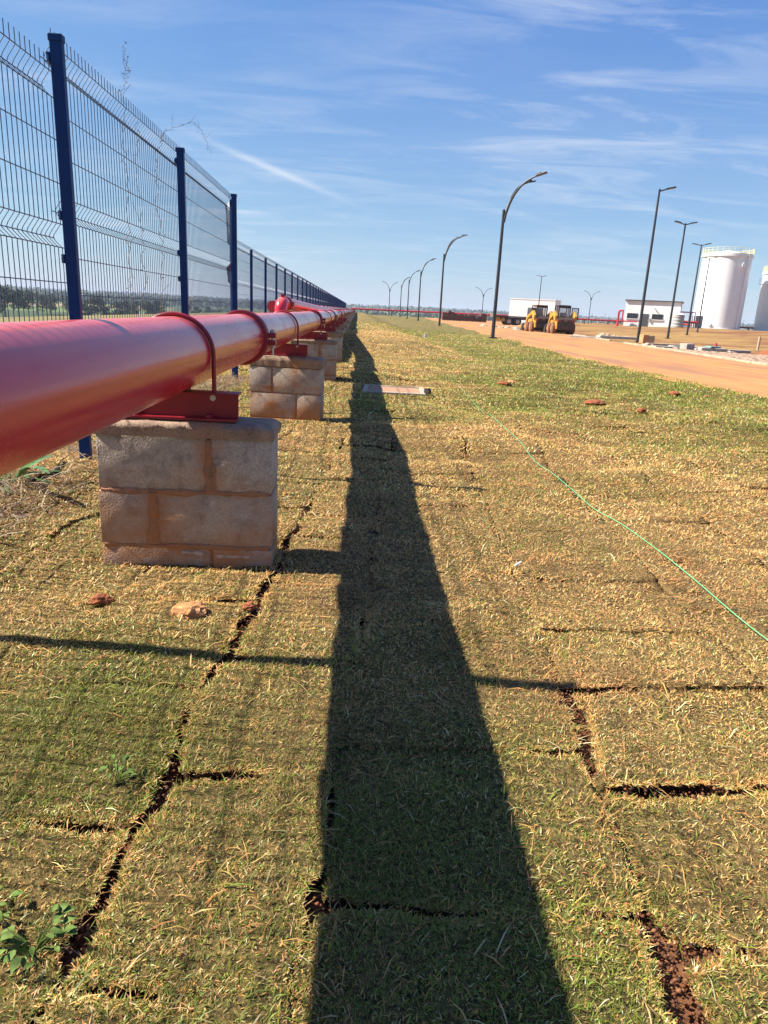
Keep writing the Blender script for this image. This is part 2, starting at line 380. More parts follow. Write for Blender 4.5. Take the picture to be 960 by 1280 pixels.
# orange dirt road
M_ROAD = bpy.data.materials.new('orange_dirt_road'); M_ROAD.use_nodes = True
t, b = nodes(M_ROAD); b.inputs['Roughness'].default_value = .95; b.inputs['Specular IOR Level'].default_value = .15
geo = N(t, 'ShaderNodeNewGeometry')
mpn = N(t, 'ShaderNodeMapping'); mpn.inputs['Scale'].default_value = (1, .10, 1); L(t, geo.outputs['Position'], mpn.inputs[0])
n = N(t, 'ShaderNodeTexNoise'); n.inputs['Scale'].default_value = 1.5; n.inputs['Detail'].default_value = 8; n.inputs['Roughness'].default_value = .6; L(t, mpn.outputs[0], n.inputs['Vector'])
n2_ = N(t, 'ShaderNodeTexNoise'); n2_.inputs['Scale'].default_value = 6; n2_.inputs['Detail'].default_value = 8; n2_.inputs['Roughness'].default_value = .75; L(t, geo.outputs['Position'], n2_.inputs['Vector'])
c = ramp(t, n.outputs[0], [(.32, (.26, .135, .082)), (.42, (.33, .155, .070)), (.54, (.42, .205, .078)), (.70, (.35, .150, .055))])
L(t, mixc(t, 1.0, c, ramp(t, n2_.outputs[0], [(.3, (.82,)*3), (.7, (1.14,)*3)]), 'MULTIPLY'), b.inputs['Base Color'])
bp = N(t, 'ShaderNodeBump'); bp.inputs['Strength'].default_value = .4; bp.inputs['Distance'].default_value = .02; L(t, n2_.outputs[0], bp.inputs['Height']); L(t, bp.outputs[0], b.inputs['Normal'])

def foliage_mat(name, col):
    m = bpy.data.materials.new(name); m.use_nodes = True; t, b = nodes(m)
    b.inputs['Roughness'].default_value = .7; b.inputs['Specular IOR Level'].default_value = .2
    geo = N(t, 'ShaderNodeNewGeometry')
    L(t, ramp(t, geo.outputs['Random Per Island'], [(0, tuple(c*.55 for c in col)), (1, tuple(c*1.6 for c in col))]), b.inputs['Base Color'])
    return m
M_FOL = foliage_mat('dark_tree_foliage', (.026, .044, .013))
M_FOL2 = foliage_mat('far_wood_foliage', (.05, .075, .03))
M_BARK = mat('tree_bark', (.10, .075, .055), .95)

# ------------------------------------------------------------------ turf layout
PIPE_X, PIPE_Z, PIPE_R = -.61, .707, .122
def dryness(x, y):
    d = .50+.95*(fbm(x*1.3+3, y*1.3, 41, 4)-.5)+.55*(fbm(x*.28, y*.28+5, 43, 3)-.5)
    r = np.hypot(x, y)
    def gb(cx, cy, rr, a): return a*np.exp(-((x-cx)**2+(y-cy)**2)/rr**2)
    d = d+gb(-.55, 1.35, .30, -.50)+gb(-.65, 1.75, .25, -.15)+gb(-.12, 1.62, .22, -.20)+gb(.33, 1.3, .2, -.15)+gb(-.7, .95, .25, -.2)+gb(.35, .72, .15, -.2)+gb(.4, 2.0, .3, -.1)+gb(-.05, 2.2, .25, .1)
    d = d+gb(.8, .95, .35, .24)+gb(-.2, .85, .3, .12)+gb(1.2, 3.0, 1.0, .10)+gb(.9, 5.2, 1.2, .22)+gb(2.0, 4.0, 1.0, .08)+gb(-.6, 2.05, .25, .1)
    d = d-.28*sstep(5.5, 10, y)*sstep(.8, 2.2, x)+.30*np.exp(-((y-17)/7)**2)*(x < 2.5)*sstep(-.5, .4, x)-.1*sstep(20, 40, y)-.10*sstep(3, 6, y)
    return np.clip(d, 0, 1)
SK = .075
cols = [-1.86, -1.35, -.88, -.44, -.10, .44, .98, 1.50, 2.0, 2.52, 3.02]
Y0, Y1 = -.62, 10.6
brk = []
manual = {3: [.35, .74, 1.19, 1.66, 2.2], 4: [.45, .88, 1.30, 1.91, 2.35], 5: [.42, .81, 1.17, 1.57, 1.93, 2.35], 2: [.6, 1.05, 1.5, 2.05, 2.3]}
_r = random.Random(5)
for k in range(len(cols)-1):
    ys = [Y0]; m = manual.get(k, [])
    ys += m if m else []
    y = ys[-1]
    while True:
        y += _r.uniform(.36, .58)
        if y > Y1-.3: break
        ys.append(y)
    ys.append(Y1); brk.append(ys)
cols_a = np.array(cols)
def wob(x, y): return .055*(fbm(x*5, y*5, 61, 4)-.5)+.016*(fbm(x*28, y*28, 65, 2)-.5), .016*(fbm(x*28+9, y*28, 66, 2)-.5)+.055*(fbm(x*5+40, y*5, 63, 3)-.5)
BOOST = [(-.31, 2.17, .16, .020), (-.335, 1.85, .16, .022), (-.35, 1.6, .15, .010), (-.37, 1.23, .14, .014), (-.38, 1.0, .14, .024), (-.385, .72, .16, .016),
         (.58, 1.52, .12, .016), (.56, 1.35, .12, .020), (.54, 1.2, .12, .016), (.50, .84, .07, .022), (.48, .70, .12, .026), (.49, .6, .12, .024), (.80, 1.14, .10, .020), (.70, 1.15, .12, .010), (.68, .81, .1, .006),
         (-.02, .88, .06, .016), (.16, .86, .09, .014), (.06, 1.86, .10, .016), (.62, 1.92, .06, .014), (-.19, 2.76, .10, .020), (-.09, 3.15, .12, .016), (-.03, 1.1, .07, .014), (.2, 2.3, .09, .008), (-.25, 2.55, .12, .018), (-.25, 1.19, .06, .012)]
def halfgap(x, y):
    g = .0006+.006*np.clip((fbm(x*1.7+9, y*1.7, 67, 2)-.55)*5, 0, 1)*sstep(1.5, 3.5, np.hypot(x, y))+.0015*np.clip((fbm(x*3+9, y*3, 69, 2)-.5)*5, 0, 1)
    for bx, by, br, ba in BOOST: g = g+.80*ba*np.exp(-((x-bx)**2+(y-by)**2)/br**2)
    return g*np.clip(-.25+2.6*fbm(x*11, y*11, 73, 3), .05, 2)
def pits(x, y): return np.clip((fbm(x*9+2, y*9, 57, 3)-.66)*7, 0, 1)*sstep(1.6, 2.6, np.hypot(x, y))
def relief(x, y):
    x = np.asarray(x, float); y = np.asarray(y, float)
    far_ = sstep(3.0, 5.0, np.hypot(x, y))*(1-np.exp(-(((x-.47)/.7)**2+((y-8.4)/.7)**2)**2))
    return .050*(fbm(x*1.0, y*1.0, 51, 2)-.5)+.030*(fbm(x*3.6, y*3.6, 53, 3)-.5)+far_*(.11*(fbm(x*.8+5, y*1.1, 55, 3)-.55)+.05*(fbm(x*2.6, y*2.6, 58, 2)-.5))-.010*pits(x, y)+.30*sstep(14.2, 17.5, y)*sstep(2.8, .9, x)
_roff = np.random.default_rng(3).uniform(-.005, .005, (len(cols), 40))
_rtx = np.random.default_rng(4).uniform(-.010, .010, (len(cols), 40)); _rty = np.random.default_rng(5).uniform(-.010, .010, (len(cols), 40))
def sod_tint(d):
    d = np.asarray(d)[..., None]
    return (1-d)*np.array([.15, .125, .045])+d*np.array([.31, .20, .085])

lawn_parts = []
# the continuous turf beyond the loose mats (right flank and distance)
def lawn_sheet(xs, ys, fit=False):
    X, Y = np.meshgrid(xs, ys)
    if fit: # squeeze rows between fence line and road edge
        lo = xs[0]; hi = road_left(Y[:, :1]); f = (xs-xs[0])/(xs[-1]-xs[0]); X = lo+(hi-lo)*f[None, :]
    return X, Y
Vs = []; Fs = []; Cs = []; off = 0
for (xs, ys, mode) in ((np.linspace(0, 1, 62), np.arange(-3, 10.601, .05), 'flank'), (np.linspace(0, 1, 150), np.concatenate([np.arange(10.6, 24, .06), np.arange(24, 45, .25), np.arange(45, 152, 1.5)]), 'far')):
    f, Y = np.meshgrid(xs, ys)
    if mode == 'flank': x0 = 3.02+SK*np.minimum(Y, 12)-.03
    else: x0 = np.full_like(Y, -1.86)
    x1 = road_left(Y); X = x0+(x1-x0)*f
    ribs = np.zeros_like(X)
    gx = (X-SK*np.minimum(Y, 12)+wob(X, Y)[0]*2)/.5; gy = Y/.45+(np.floor(gx)*.37); gy = gy+wob(X, Y)[1]*2/.45
    ex = np.minimum(gx % 1, 1-gx % 1)*.5; ey = np.minimum(gy % 1, 1-gy % 1)*.45
    gate = np.clip((fbm(X*.9, Y*.9, 91, 3)-.53)*7, 0, 1)
    crack = np.exp(-(np.minimum(ex, ey)/.035)**2)*gate
    Z = T(X, Y)+relief(X, Y)-.04*crack-.022
    edge = sstep(.96, 1, f); Z = Z-.02*edge
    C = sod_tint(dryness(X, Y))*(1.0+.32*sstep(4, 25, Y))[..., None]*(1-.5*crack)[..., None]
    Vs.append(np.stack([X, Y, Z], -1).reshape(-1, 3)); Cs.append(C.reshape(-1, 3)); Fs.append(grid(len(xs), len(ys))+off); off += X.size
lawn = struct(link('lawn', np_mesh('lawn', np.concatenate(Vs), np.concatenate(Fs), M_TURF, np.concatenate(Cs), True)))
lawn['label'] = 'dry turf lawn laid in mats between the red pipe and the dirt road'

# loose turf mats, one by one
for k in range(len(cols)-1):
    for j in range(len(brk[k])-1):
        u0, u1, y0, y1 = cols[k], cols[k+1], brk[k][j], brk[k][j+1]
        near = math.hypot((u0+u1)/2, (y0+y1)/2) < 3.5
        st = .022 if near else .04
        nx = max(6, int((u1-u0)/st)); ny = max(6, int((y1-y0)/st))
        U, Y = np.meshgrid(np.linspace(u0, u1, nx), np.linspace(y0, y1, ny))
        X = U+SK*Y
        wx, wy = wob(X, Y); hg = halfgap(X, Y)
        a = (U-u0)/(u1-u0); c_ = (Y-y0)/(y1-y0)
        # pull the rim in by half the joint
        ax = np.exp(-a/.07)-np.exp(-(1-a)/.07); ay = np.exp(-c_/.07)-np.exp(-(1-c_)/.07)
        X2 = X+wx+hg*ax; Y2 = Y+wy+hg*ay
        de = np.minimum(np.minimum(a, 1-a)*(u1-u0), np.minimum(c_, 1-c_)*(y1-y0))
        Z = relief(X, Y)-.022+_roff[k, j]+_rtx[k, j]*(a-.5)+_rty[k, j]*(c_-.5)-np.clip(hg*.8, .0005, .007)*np.exp(-de/.012)
        C = sod_tint(dryness(X, Y))*.85; C = np.where(((de < 1e-6) & (hg > .004))[..., None], np.array([.06, .030, .017]), C)
        V = np.stack([X2, Y2, Z], -1).reshape(-1, 3); F = grid(nx, ny)
        # skirt of soil down to the bed
        ring = np.concatenate([np.arange(nx), nx-1+nx*np.arange(1, ny), nx*(ny-1)+np.arange(nx-2, -1, -1), nx*np.arange(ny-2, 0, -1)])
        low = V[ring].copy(); low[:, 2] = -.080; o_ = len(V); m_ = len(ring)
        q = np.arange(m_); sk_ = np.stack([ring[q], q+o_, (q+1) % m_+o_, ring[(q+1) % m_]], 1)
        me = np_mesh('sod', np.concatenate([V, low]), np.concatenate([F, sk_]), M_TURF, np.concatenate([C.reshape(-1, 3), np.tile([.055, .026, .014], (m_, 1))]), True)
        link('sod', me, lawn)

def sod_lookup(x, y):
    """inside a mat? and its lift, for blade roots"""
    wx, wy = wob(x, y); xx = x-wx; yy = y-wy; u_ = xx-SK*yy
    k = np.clip(np.searchsorted(cols_a, u_)-1, 0, len(cols)-2)
    inside = (u_ > cols_a[0]) & (u_ < cols_a[-1]) & (yy > Y0) & (yy < Y1)
    lift = np.zeros_like(x); dist = np.full_like(x, 9.)
    for kk in range(len(cols)-1):
        s = (k == kk) & inside
        if not s.any(): continue
        bk = np.array(brk[kk]); j = np.clip(np.searchsorted(bk, yy[s])-1, 0, len(bk)-2)
        a = (u_[s]-cols[kk])/(cols[kk+1]-cols[kk]); w_ = bk[j+1]-bk[j]; c_ = (yy[s]-bk[j])/w_
        lift[s] = _roff[kk, j]+_rtx[kk, j]*(a-.5)+_rty[kk, j]*(c_-.5)
        dist[s] = np.minimum(np.minimum(a, 1-a)*(cols[kk+1]-cols[kk]), np.minimum(c_, 1-c_)*w_)
    return inside, lift, dist

# ------------------------------------------------------------------ ground sheet to the horizon
rad = np.concatenate([np.linspace(0, 60, 61), np.geomspace(62, 6000, 110)]); ang = np.linspace(0, 2*np.pi, 289)
A, RR = np.meshgrid(ang, rad); X = RR*np.sin(A); Y = RR*np.cos(A)
Z = T(X, Y)-.085+.032*sstep(4.2, 2.8, RR)
soil = np.array([.19, .085, .040])+0*0; dryg = np.array([.21, .15, .06]); green = np.array([.11, .155, .05]); wood = np.array([.05, .075, .032]); tan = np.array([.26, .205, .105])
q = fbm(X*.35, Y*.35, 11, 4); C = soil+(dryg-soil)*sstep(.40, .60, q)[..., None]
lawn_r = sstep(14, 17, X-0*Y)*sstep(4, 14, Y)*(X < 125)*(Y < 166)
C = C+(np.array([.27, .165, .06])*1.0-C)*(lawn_r*sstep(.40, .54, q))[..., None]
outside = np.maximum(np.maximum(-X-3, X-125), np.maximum(Y-166, -Y-80))
fld = _hash(np.floor((X+.25*Y)/260), np.floor((Y-.2*X)/190), 21)
fc = np.where((fld < .45)[..., None], green, np.where((fld < .72)[..., None], tan, np.where((fld < .86)[..., None], dryg, wood)))
fc = fc*(.8+.4*fbm(X/60, Y/60, 23, 3))[..., None]
left_ = sstep(2, 5, -X); C = C+(np.array([.20, .165, .07])*(.7+.6*q)[..., None]-C)*left_[..., None]
C = C+(fc-C)*sstep(14, 60, outside)[..., None]
me = np_mesh('ground', np.stack([X, Y, Z], -1).reshape(-1, 3), grid(len(ang), len(rad)), M_GROUND, C.reshape(-1, 3), True)
ground = struct(link('ground', me))

# ------------------------------------------------------------------ road and kerb
ys = np.concatenate([np.arange(-30, 60, .5), np.arange(60, 148, 1.5)]); f = np.linspace(0, 1, 25)
Fm, Y = np.meshgrid(f, ys); x0 = road_left(Y)-.35; x1 = road_right(Y); X = x0+(x1-x0)*Fm
Z = T(X, Y)-.045+.02*(fbm(X*1.2, Y*.4, 81, 3)-.5)
road = struct(link('dirt_road', np_mesh('dirt_road', np.stack([X, Y, Z], -1).reshape(-1, 3), grid(len(f), len(ys)), M_ROAD, None, True)))
kerb_mesh = {}
kr = thing('kerb', 'low dusty concrete kerb along the far side of the dirt road', 'kerb', (12.4, 16, -.05))
y = 8.0; i = 0
while y < 100:
    ln = 1.0
    xr = float(road_right(y+.5)); dx = float(road_right(y+1)-road_right(y))
    if not (33 < y < 37 or 50 < y < 53):
        if 'k' not in kerb_mesh: kerb_mesh['k'] = MB().box((0, 0, -.025), (.12, .985, .20)).mesh('kerb_stone', M_CONCD, bevel=.02)
        link('kerb_stone', kerb_mesh['k'], kr, (xr+.08+random.uniform(-.01, .01)-12.4, y+.5-16, Tf(xr, y)-.015+random.uniform(-.012, .012)), -math.atan2(dx, 1))
    y += ln

# ------------------------------------------------------------------ concrete piers
def pier(style, first):
    root = thing('pipe_pier', first, 'pier', (-.57, 2.35, 0), 0, 'concrete block piers under the main red pipe')
    D = .19; w = .592; hw = w/2
    if style == 0:
        rows = [(.252, .440, [-.296, .082, .296]), (.052, .242, [-.296, -.112, .296]), (-.148, .042, [-.296, .085, .296])]; cap = (.440, .490)
    else:
        rows = [(.195, .395, [-.296, -.108, .296]), (-.012, .185, [-.296, .095, .296]), (-.21, -.022, [-.296, -.108, .296])]; cap = (.405, .488)
    for ri, (z0, z1, xs) in enumerate(rows):
        for a_, b_ in zip(xs, xs[1:]):
            g = .005
            bx = MB().b2(a_+(g if a_ > -.29 else 0)+random.uniform(0, .003), b_-(g if b_ < .29 else 0), random.uniform(-.004, .003), D+random.uniform(-.003, .003), z0, z1)
            bx.build('block', M_BLOCK, root, smooth=40, bevel=.003)
    mm = MB().b2(-hw+.006, hw-.006, .006, D-.006, -.2, cap[0]+.004)
    # smeared vertical mortar over the closed joints
    if style == 0:
        def smear(horizontal, a0, a1, c, wmid, dep, seed):
            na, nb2 = 60, 9
            Aa, Bb = np.meshgrid(np.linspace(a0, a1, na), np.linspace(-1, 1, nb2))
            wv = wmid*(.35+1.3*fbm(Aa*22+seed, 0*Aa+seed, 111, 3)); across = c+Bb*wv+.010*(fbm(Aa*12, 0*Aa+3+seed, 113, 2)-.5)
            dpt = -.0005-dep*(1-Bb**2)*(.3+1.2*fbm(Aa*40+seed, across*40, 115, 3))+.005*(np.abs(Bb) > .99)
            P_ = (Aa, dpt, across) if horizontal else (across, dpt, Aa)
            vs = np.stack(P_, -1).reshape(-1, 3); mm.add([tuple(map(float, q)) for q in vs], [tuple(map(int, f)) for f in grid(na, nb2)])
        smear(False, .25, .432, .085, .020, .007, 1); smear(False, .055, .240, -.115, .022, .007, 5)
        smear(True, -hw+.01, hw-.01, .246, .011, .005, 9); smear(True, -hw+.01, hw-.01, .047, .009, .004, 13)
    mm.build('mortar', M_MORTAR, root, smooth=50)
    if style == 0:
        main = mm
        for a0, a1, c0 in ((-.02, .06, .022), (.10, .26, .014)):
            mm = MB(); smear(True, a0, a1, c0, .008, .003, 17+a0*9); mm.build('lime_smear', M_LIME, root, smooth=60)
    # rough poured cap
    nx, ny = 32, 11
    xs = np.linspace(-hw-.004, hw+.006, nx); yy = np.linspace(-.010, D+.010, ny)
    Xc, Yc = np.meshgrid(xs, yy)
    e = np.minimum(np.minimum(Xc-xs[0], xs[-1]-Xc), np.minimum(Yc-yy[0], yy[-1]-Yc))
    Zc = cap[1]+.010*(fbm(Xc*14+style*9, Yc*14, 101, 3)-.5)-.014*np.exp(-e/.010)
    Xw = Xc+.006*(fbm(Xc*30, Yc*30, 103, 2)-.5); Yw = Yc+.008*(fbm(Xc*30, Yc*30+7, 105, 2)-.5)
    V = np.stack([Xw, Yw, Zc], -1).reshape(-1, 3); F = grid(nx, ny)
    ring = np.concatenate([np.arange(nx), nx-1+nx*np.arange(1, ny), nx*(ny-1)+np.arange(nx-2, -1, -1), nx*np.arange(ny-2, 0, -1)]); m_ = len(ring); qd = np.arange(m_)
    o1 = len(V); mid = V[ring].copy(); mid[:, 2] = (cap[0]+cap[1])/2; cen = V.mean(0); mid[:, :2] += (mid[:, :2]-cen[:2])*.012+np.random.default_rng(2).uniform(-.004, .004, (m_, 2))
    lowr = V[ring].copy(); lowr[:, 2] = cap[0]-.002
    F = np.concatenate([F, np.stack([ring, qd+o1, (qd+1) % m_+o1, np.roll(ring, -1)], 1), np.stack([qd+o1, qd+o1+m_, (qd+1) % m_+o1+m_, (qd+1) % m_+o1], 1)])
    link('cap_slab', np_mesh('cap_slab', np.concatenate([V, mid, lowr]), F, M_CAP, None, True), root)
    # steel channel that carries the pipe
    px = PIPE_X-(-.57); zb = cap[1]+.004; ztop = PIPE_Z-PIPE_R-.001
    ch = MB(); x0, x1 = px-.215, px+.215
    ch.b2(x0, x1, .050, .058, zb, ztop-.0005); ch.b2(x0, x1, .0585, .125, ztop-.008, ztop); ch.b2(x0, x1, .012, .0495, zb, zb+.008)
    sd = ch.build('saddle', M_REDS, root)
    for sx in (-1, 1): MB().tube([(px+sx*(PIPE_R+.008), .046, ztop-.016), (px+sx*(PIPE_R+.008), .0485, ztop-.016)], .011, 6).build('nut', M_BOLT, sd)
    for sx in (-.12, .12): MB().tube([(px+sx, .030, zb+.008), (px+sx, .030, zb+.020)], .012, 6).build('anchor_bolt', M_REDS, sd)
    rb = PIPE_R+.008; pts = [(px+rb, .075, ztop-.03)]
    pts += [(px+rb*math.cos(a), .075, PIPE_Z+rb*math.sin(a)) for a in np.linspace(0, math.pi, 25)]+[(px-rb, .075, ztop-.03)]
    MB().tube(pts, .0075, 8).build('u_bolt', M_REDS, root, smooth=60)
    return root
ordn = ['nearest', 'second nearest', 'third', 'fourth', 'fifth', 'sixth', 'seventh', 'eighth']
pA = pier(0, 'nearest stained concrete block pier carrying the red pipe on a red channel')
pB = pier(1, 'second nearest concrete block pier, open dark joint between its blocks')
pB.location = (-.575, 5.80, 0); pB.rotation_euler = (0, 0, R(-7))
PIERS = [(-.57, 2.35), (-.575, 5.80)]
far_mesh = MB().b2(-.31, .31, 0, .19, -.2, .47).b2(-.25, .17, .05, .12, .47, PIPE_Z-PIPE_R).mesh('pipe_pier', M_BLOCK)
y = 9.25; k = 2
while y < 148:
    if k < 8:
        o = dup(pB if k % 2 else pA, (-.57+random.uniform(-.02, .02), y, random.uniform(-.015, .0)), R(random.uniform(-3, 3)), ordn[k]+' concrete block pier along the main red pipe counted from the camera')
    elif y < 70 or k % 2 == 0:
        o = link('pipe_pier', far_mesh, None, (-.57, y, 0)); tag(o, 'small far concrete pier under the main red pipe', 'pier', 'far piers under the main red pipe')
    PIERS.append((-.57, y)); y += 3.45; k += 1

# ------------------------------------------------------------------ main red pipe
def coupling(parent, r, loc, n=40, part=None):
    c = MB().lathe([(r-.004, -.042), (r+.016, -.040), (r+.021, -.030), (r+.017, -.014), (r+.017, .014), (r+.021, .030), (r+.016, .040), (r-.004, .042)], n, 'Y').build('coupling', M_REDS, parent, loc, smooth=40)
    for s in (1, -1):
        MB().box((s*(r+.034), 0, .019), (.050, .062, .026)).box((s*(r+.034), 0, -.019), (.050, .062, .026)).build('bolt_pad', M_REDS, c, bevel=.004)
        MB().tube([(s*(r+.040), 0, -.085), (s*(r+.040), 0, .050)], .0075, 8).tube([(s*(r+.040), 0, .033), (s*(r+.040), 0, .046)], .014, 6).tube([(s*(r+.040), 0, -.046), (s*(r+.040), 0, -.033)], .014, 6).build('bolt', M_BOLT, c)
    return c
pipe = thing('red_pipe', 'long glossy red main pipe resting on concrete block piers', 'pipe', (PIPE_X, 0, PIPE_Z))
JOINTS = [-2.15]+[3.85+6.05*i for i in range(25)]
sec_mesh = MB().lathe([(PIPE_R, 0.004)]+[(PIPE_R, y) for y in np.linspace(.02, 6.03, 9)]+[(PIPE_R, 6.046)], 64, 'Y').mesh('pipe_section', M_PIPE, smooth=40)
cpl = None
for i, jy in enumerate(JOINTS):
    if i == 0: link('pipe_section', sec_mesh, pipe, (0, jy-.05, 0))
    if i < len(JOINTS)-1 and i > 0: link('pipe_section', sec_mesh, pipe, (0, jy, 0))
    if i == 1: cpl = coupling(pipe, PIPE_R, (0, jy, 0))
    elif i > 1:
        k = cpl.copy(); COL.objects.link(k); k.parent = pipe; k.location = (0, jy, 0)
        if i < 8:
            for g in cpl.children: d = g.copy(); COL.objects.link(d); d.parent = k
# ------------------------------------------------------------------ second red pipe, starting with an elbow
P2X, P2Z, P2R = -1.70, .86, .112
p2 = thing('red_pipe', 'second long red pipe running close along the fence', 'pipe', (P2X, 14.6, 0))
MB().lathe([(P2R, 0)]+[(P2R, y) for y in np.linspace(.1, 132.9, 24)]+[(P2R, 133)], 40, 'Y', (0, 0, P2Z)).build('pipe_section', M_PIPE, p2, smooth=40)
c2 = coupling(p2, P2R, (0, 3.2, P2Z)); c3 = coupling(p2, P2R, (0, 9.2, P2Z))
rb = P2R+.01
ub = MB().tube([(rb*math.cos(a), 0, P2Z+rb*math.sin(a)) for a in np.linspace(-.5, math.pi+.5, 20)], .014, 6).mesh('u_bolt', M_REDS, smooth=60)
st = MB().b2(-.05, .05, -.05, .05, -.1, P2Z-P2R-.02).b2(-.2, .2, -.06, .06, P2Z-P2R-.02, P2Z-P2R).mesh('stand', M_REDS)
for i in range(34):
    link('stand', st, p2, (0, 1.0+3.9*i, 0)); link('u_bolt', ub, p2, (0, 1.0+3.9*i, 0))
# branch: an elbow rising out of the ground, its arm slanting down into the main pipe
br_root = thing('branch_pipe', 'bright red branch pipe with a rounded elbow joining the main pipe', 'pipe', (-1.33, 12.9, 0))
Dv = Vector((.70, 7.1, -.19)); e0 = Vector((0, 0, .925)); dn = Dv.normalized(); BR = .108
MB().tube([e0+dn*.25, e0+dn*.8, e0+Dv*.5, e0+Dv], BR, 32).build('pipe_section', M_PIPE, br_root, smooth=40)
er = .16
pts = [e0+dn*.26]+[e0+dn*.02-dn*(er*math.sin(a))+Vector((0, 0, -er*(1-math.cos(a)))) for a in np.linspace(0, math.pi/2, 12)]
pts.append(Vector((pts[-1].x, pts[-1].y, -.1)))
MB().tube(pts, BR*1.01, 32).build('elbow', M_PIPE, br_root, smooth=40)
bc = coupling(br_root, BR, e0+dn*.26); bc.rotation_euler = (0, 0, -math.atan2(dn.x, dn.y))
MB().tube([e0+Vector((0, -.02, BR-.02)), e0+Vector((0, -.02, BR+.03))], .028, 12).tube([e0+Vector((0, -.02, BR+.03)), e0+Vector((0, -.02, BR+.045))], .04, 6).build('vent_plug', M_REDS, br_root)

# ------------------------------------------------------------------ blue welded mesh fence
FH = 2.06
def wire_profile():
    """side view of a vertical wire: straight runs with V folds"""
    pr = [(0, .24)]
    def fold(z): return [(0, z-.048), (-.035, z-.012), (-.042, z), (-.035, z+.018), (0, z+.066)]
    for z in (.56, 1.29, 1.985): pr += fold(z)
    pr.append((0, FH+.055)); return pr
HW = [.325, .512, .626, .88, 1.07, 1.242, 1.356, 1.55, 1.75, 1.937, 2.051]
def panel_mesh(length, pitch=.05, r=.0025, sides=4):
    pr = wire_profile(); n = int(round(length/pitch)); V = []; F = []
    ring = [(math.cos(2*math.pi*k/sides), math.sin(2*math.pi*k/sides)) for k in range(sides)]
    for i in range(n):
        yy = (i+.5)*length/n; o = len(V)
        for (xo, z) in pr:
            for (a, b_) in ring: V.append((xo+a*r, yy+b_*r, z))
        for j in range(len(pr)-1):
            for k in range(sides): F.append((o+j*sides+k, o+j*sides+(k+1) % sides, o+(j+1)*sides+(k+1) % sides, o+(j+1)*sides+k))
    v = MB(); v.v = V; v.f = F
    me1 = v.mesh('vertical_wires', M_WIRE)
    h = MB()
    for z in HW+[.56, 1.29, 1.985]:
        xo = -.046 if z in (.56, 1.29, 1.985) else .003
        h.tube([(xo, 0, z), (xo, length, z)], .0026, 5)
    return me1, h.mesh('horizontal_wires', M_WIRE)
post_mb = MB().b2(-.03, .03, -.02, .02, -.15, FH)
post_me = post_mb.mesh('post', M_NAVY, bevel=.004)
cap_me = MB().b2(-.034, .034, -.024, .024, FH-.01, FH+.022).mesh('post_cap', M_NAVY, bevel=.004)
clip_me = MB().b2(-.045, -.030, -.022, .026, -.022, .022).tube([(-.052, 0, 0), (-.044, 0, 0)], .008, 6).mesh('clip', M_NAVY)
def fence(root, posts, vm_cache, detail):
    for i, (x, y, z) in enumerate(posts):
        p = link('post', post_me, root, (x, y, z)); 
        if detail:
            link('post_cap', cap_me, p)
            for cz in (.35, 1.06, 1.27, 1.98): link('clip', clip_me, p, (0, 0, cz))
        if i < len(posts)-1:
            x2, y2, z2 = posts[i+1]; ln = math.hypot(x2-x, y2-y); key = round(ln, 2)
            if key not in vm_cache: vm_cache[key] = panel_mesh(ln, .05, .0023 if detail else .0018)
            a, b_ = vm_cache[key]; az = -math.atan2(x2-x, y2-y)
            pn = link('wire_panel', b_, root, (x-.036, y, z), az)
            link('vertical_wires', a, pn)
cache = {}
f1 = thing('mesh_fence', 'near navy blue welded mesh fence with folded wires beside the pipe', 'fence', (-1.5, 3.92, 0))
pts = [(-1.5, -3.12, 0), (-1.5, -.67, 0), (-1.5, 1.78, -.13), (-1.5, 3.92, 0), (-1.5, 6.37, 0), (-1.5, 8.95, .03)]
fence(f1, [(x+1.5, y-3.92, z) for x, y, z in pts], cache, True)
f2 = thing('mesh_fence', 'long receding run of navy blue mesh fence beyond the jog', 'fence', (-2.44, 14.25, 0))
pts = [(-1.53, 9.03, 0), (-1.98, 11.64, -.01)]+[(-2.44, 14.25+2.55*i, 0) for i in range(54)]
fence(f2, [(x+2.44, y-14.25, z) for x, y, z in pts], {}, False)
# far fence across the end of the site
f3 = thing('mesh_fence', 'distant mesh fence across the far end of the site', 'fence', (40, 152, .2))
hz = MB()
for i in range(46):
    x = -2.4+2.75*i; link('post', post_me, f3, (x-40, 0, Tf(x, 152)-.2-.05), R(90))
for z in (.35, .9, 1.45, 2.0): hz.tube([(-42.4, 0, z-.25), (-28, 0, z-.2), (0, 0, z+.1), (20, 0, z+.5), (83, 0, z+.5)], .006, 4)
hz.build('horizontal_wires', M_WIRE, f3)

# far red pipe on short stands
fp = thing('red_pipe', 'distant red pipe on short stands along the far fence', 'pipe', (40, 148, 0))
fpz = lambda x: 1.02+.2*min(1, max(0, x/40))
MB().tube([(x-40, 0, fpz(x)) for x in (-1.3, 4, 12, 20, 30, 40, 60, 90, 122)], .17, 12).build('pipe_section', M_REDF, fp, smooth=40)
for i in range(24):
    x = 2+5.0*i; MB().b2(-.16, .16, -.15, .15, 0, fpz(x)-.16-Tf(x, 148)+.15).build('stand', M_GREYM, fp, (x-40, 0, Tf(x, 148)-.15))

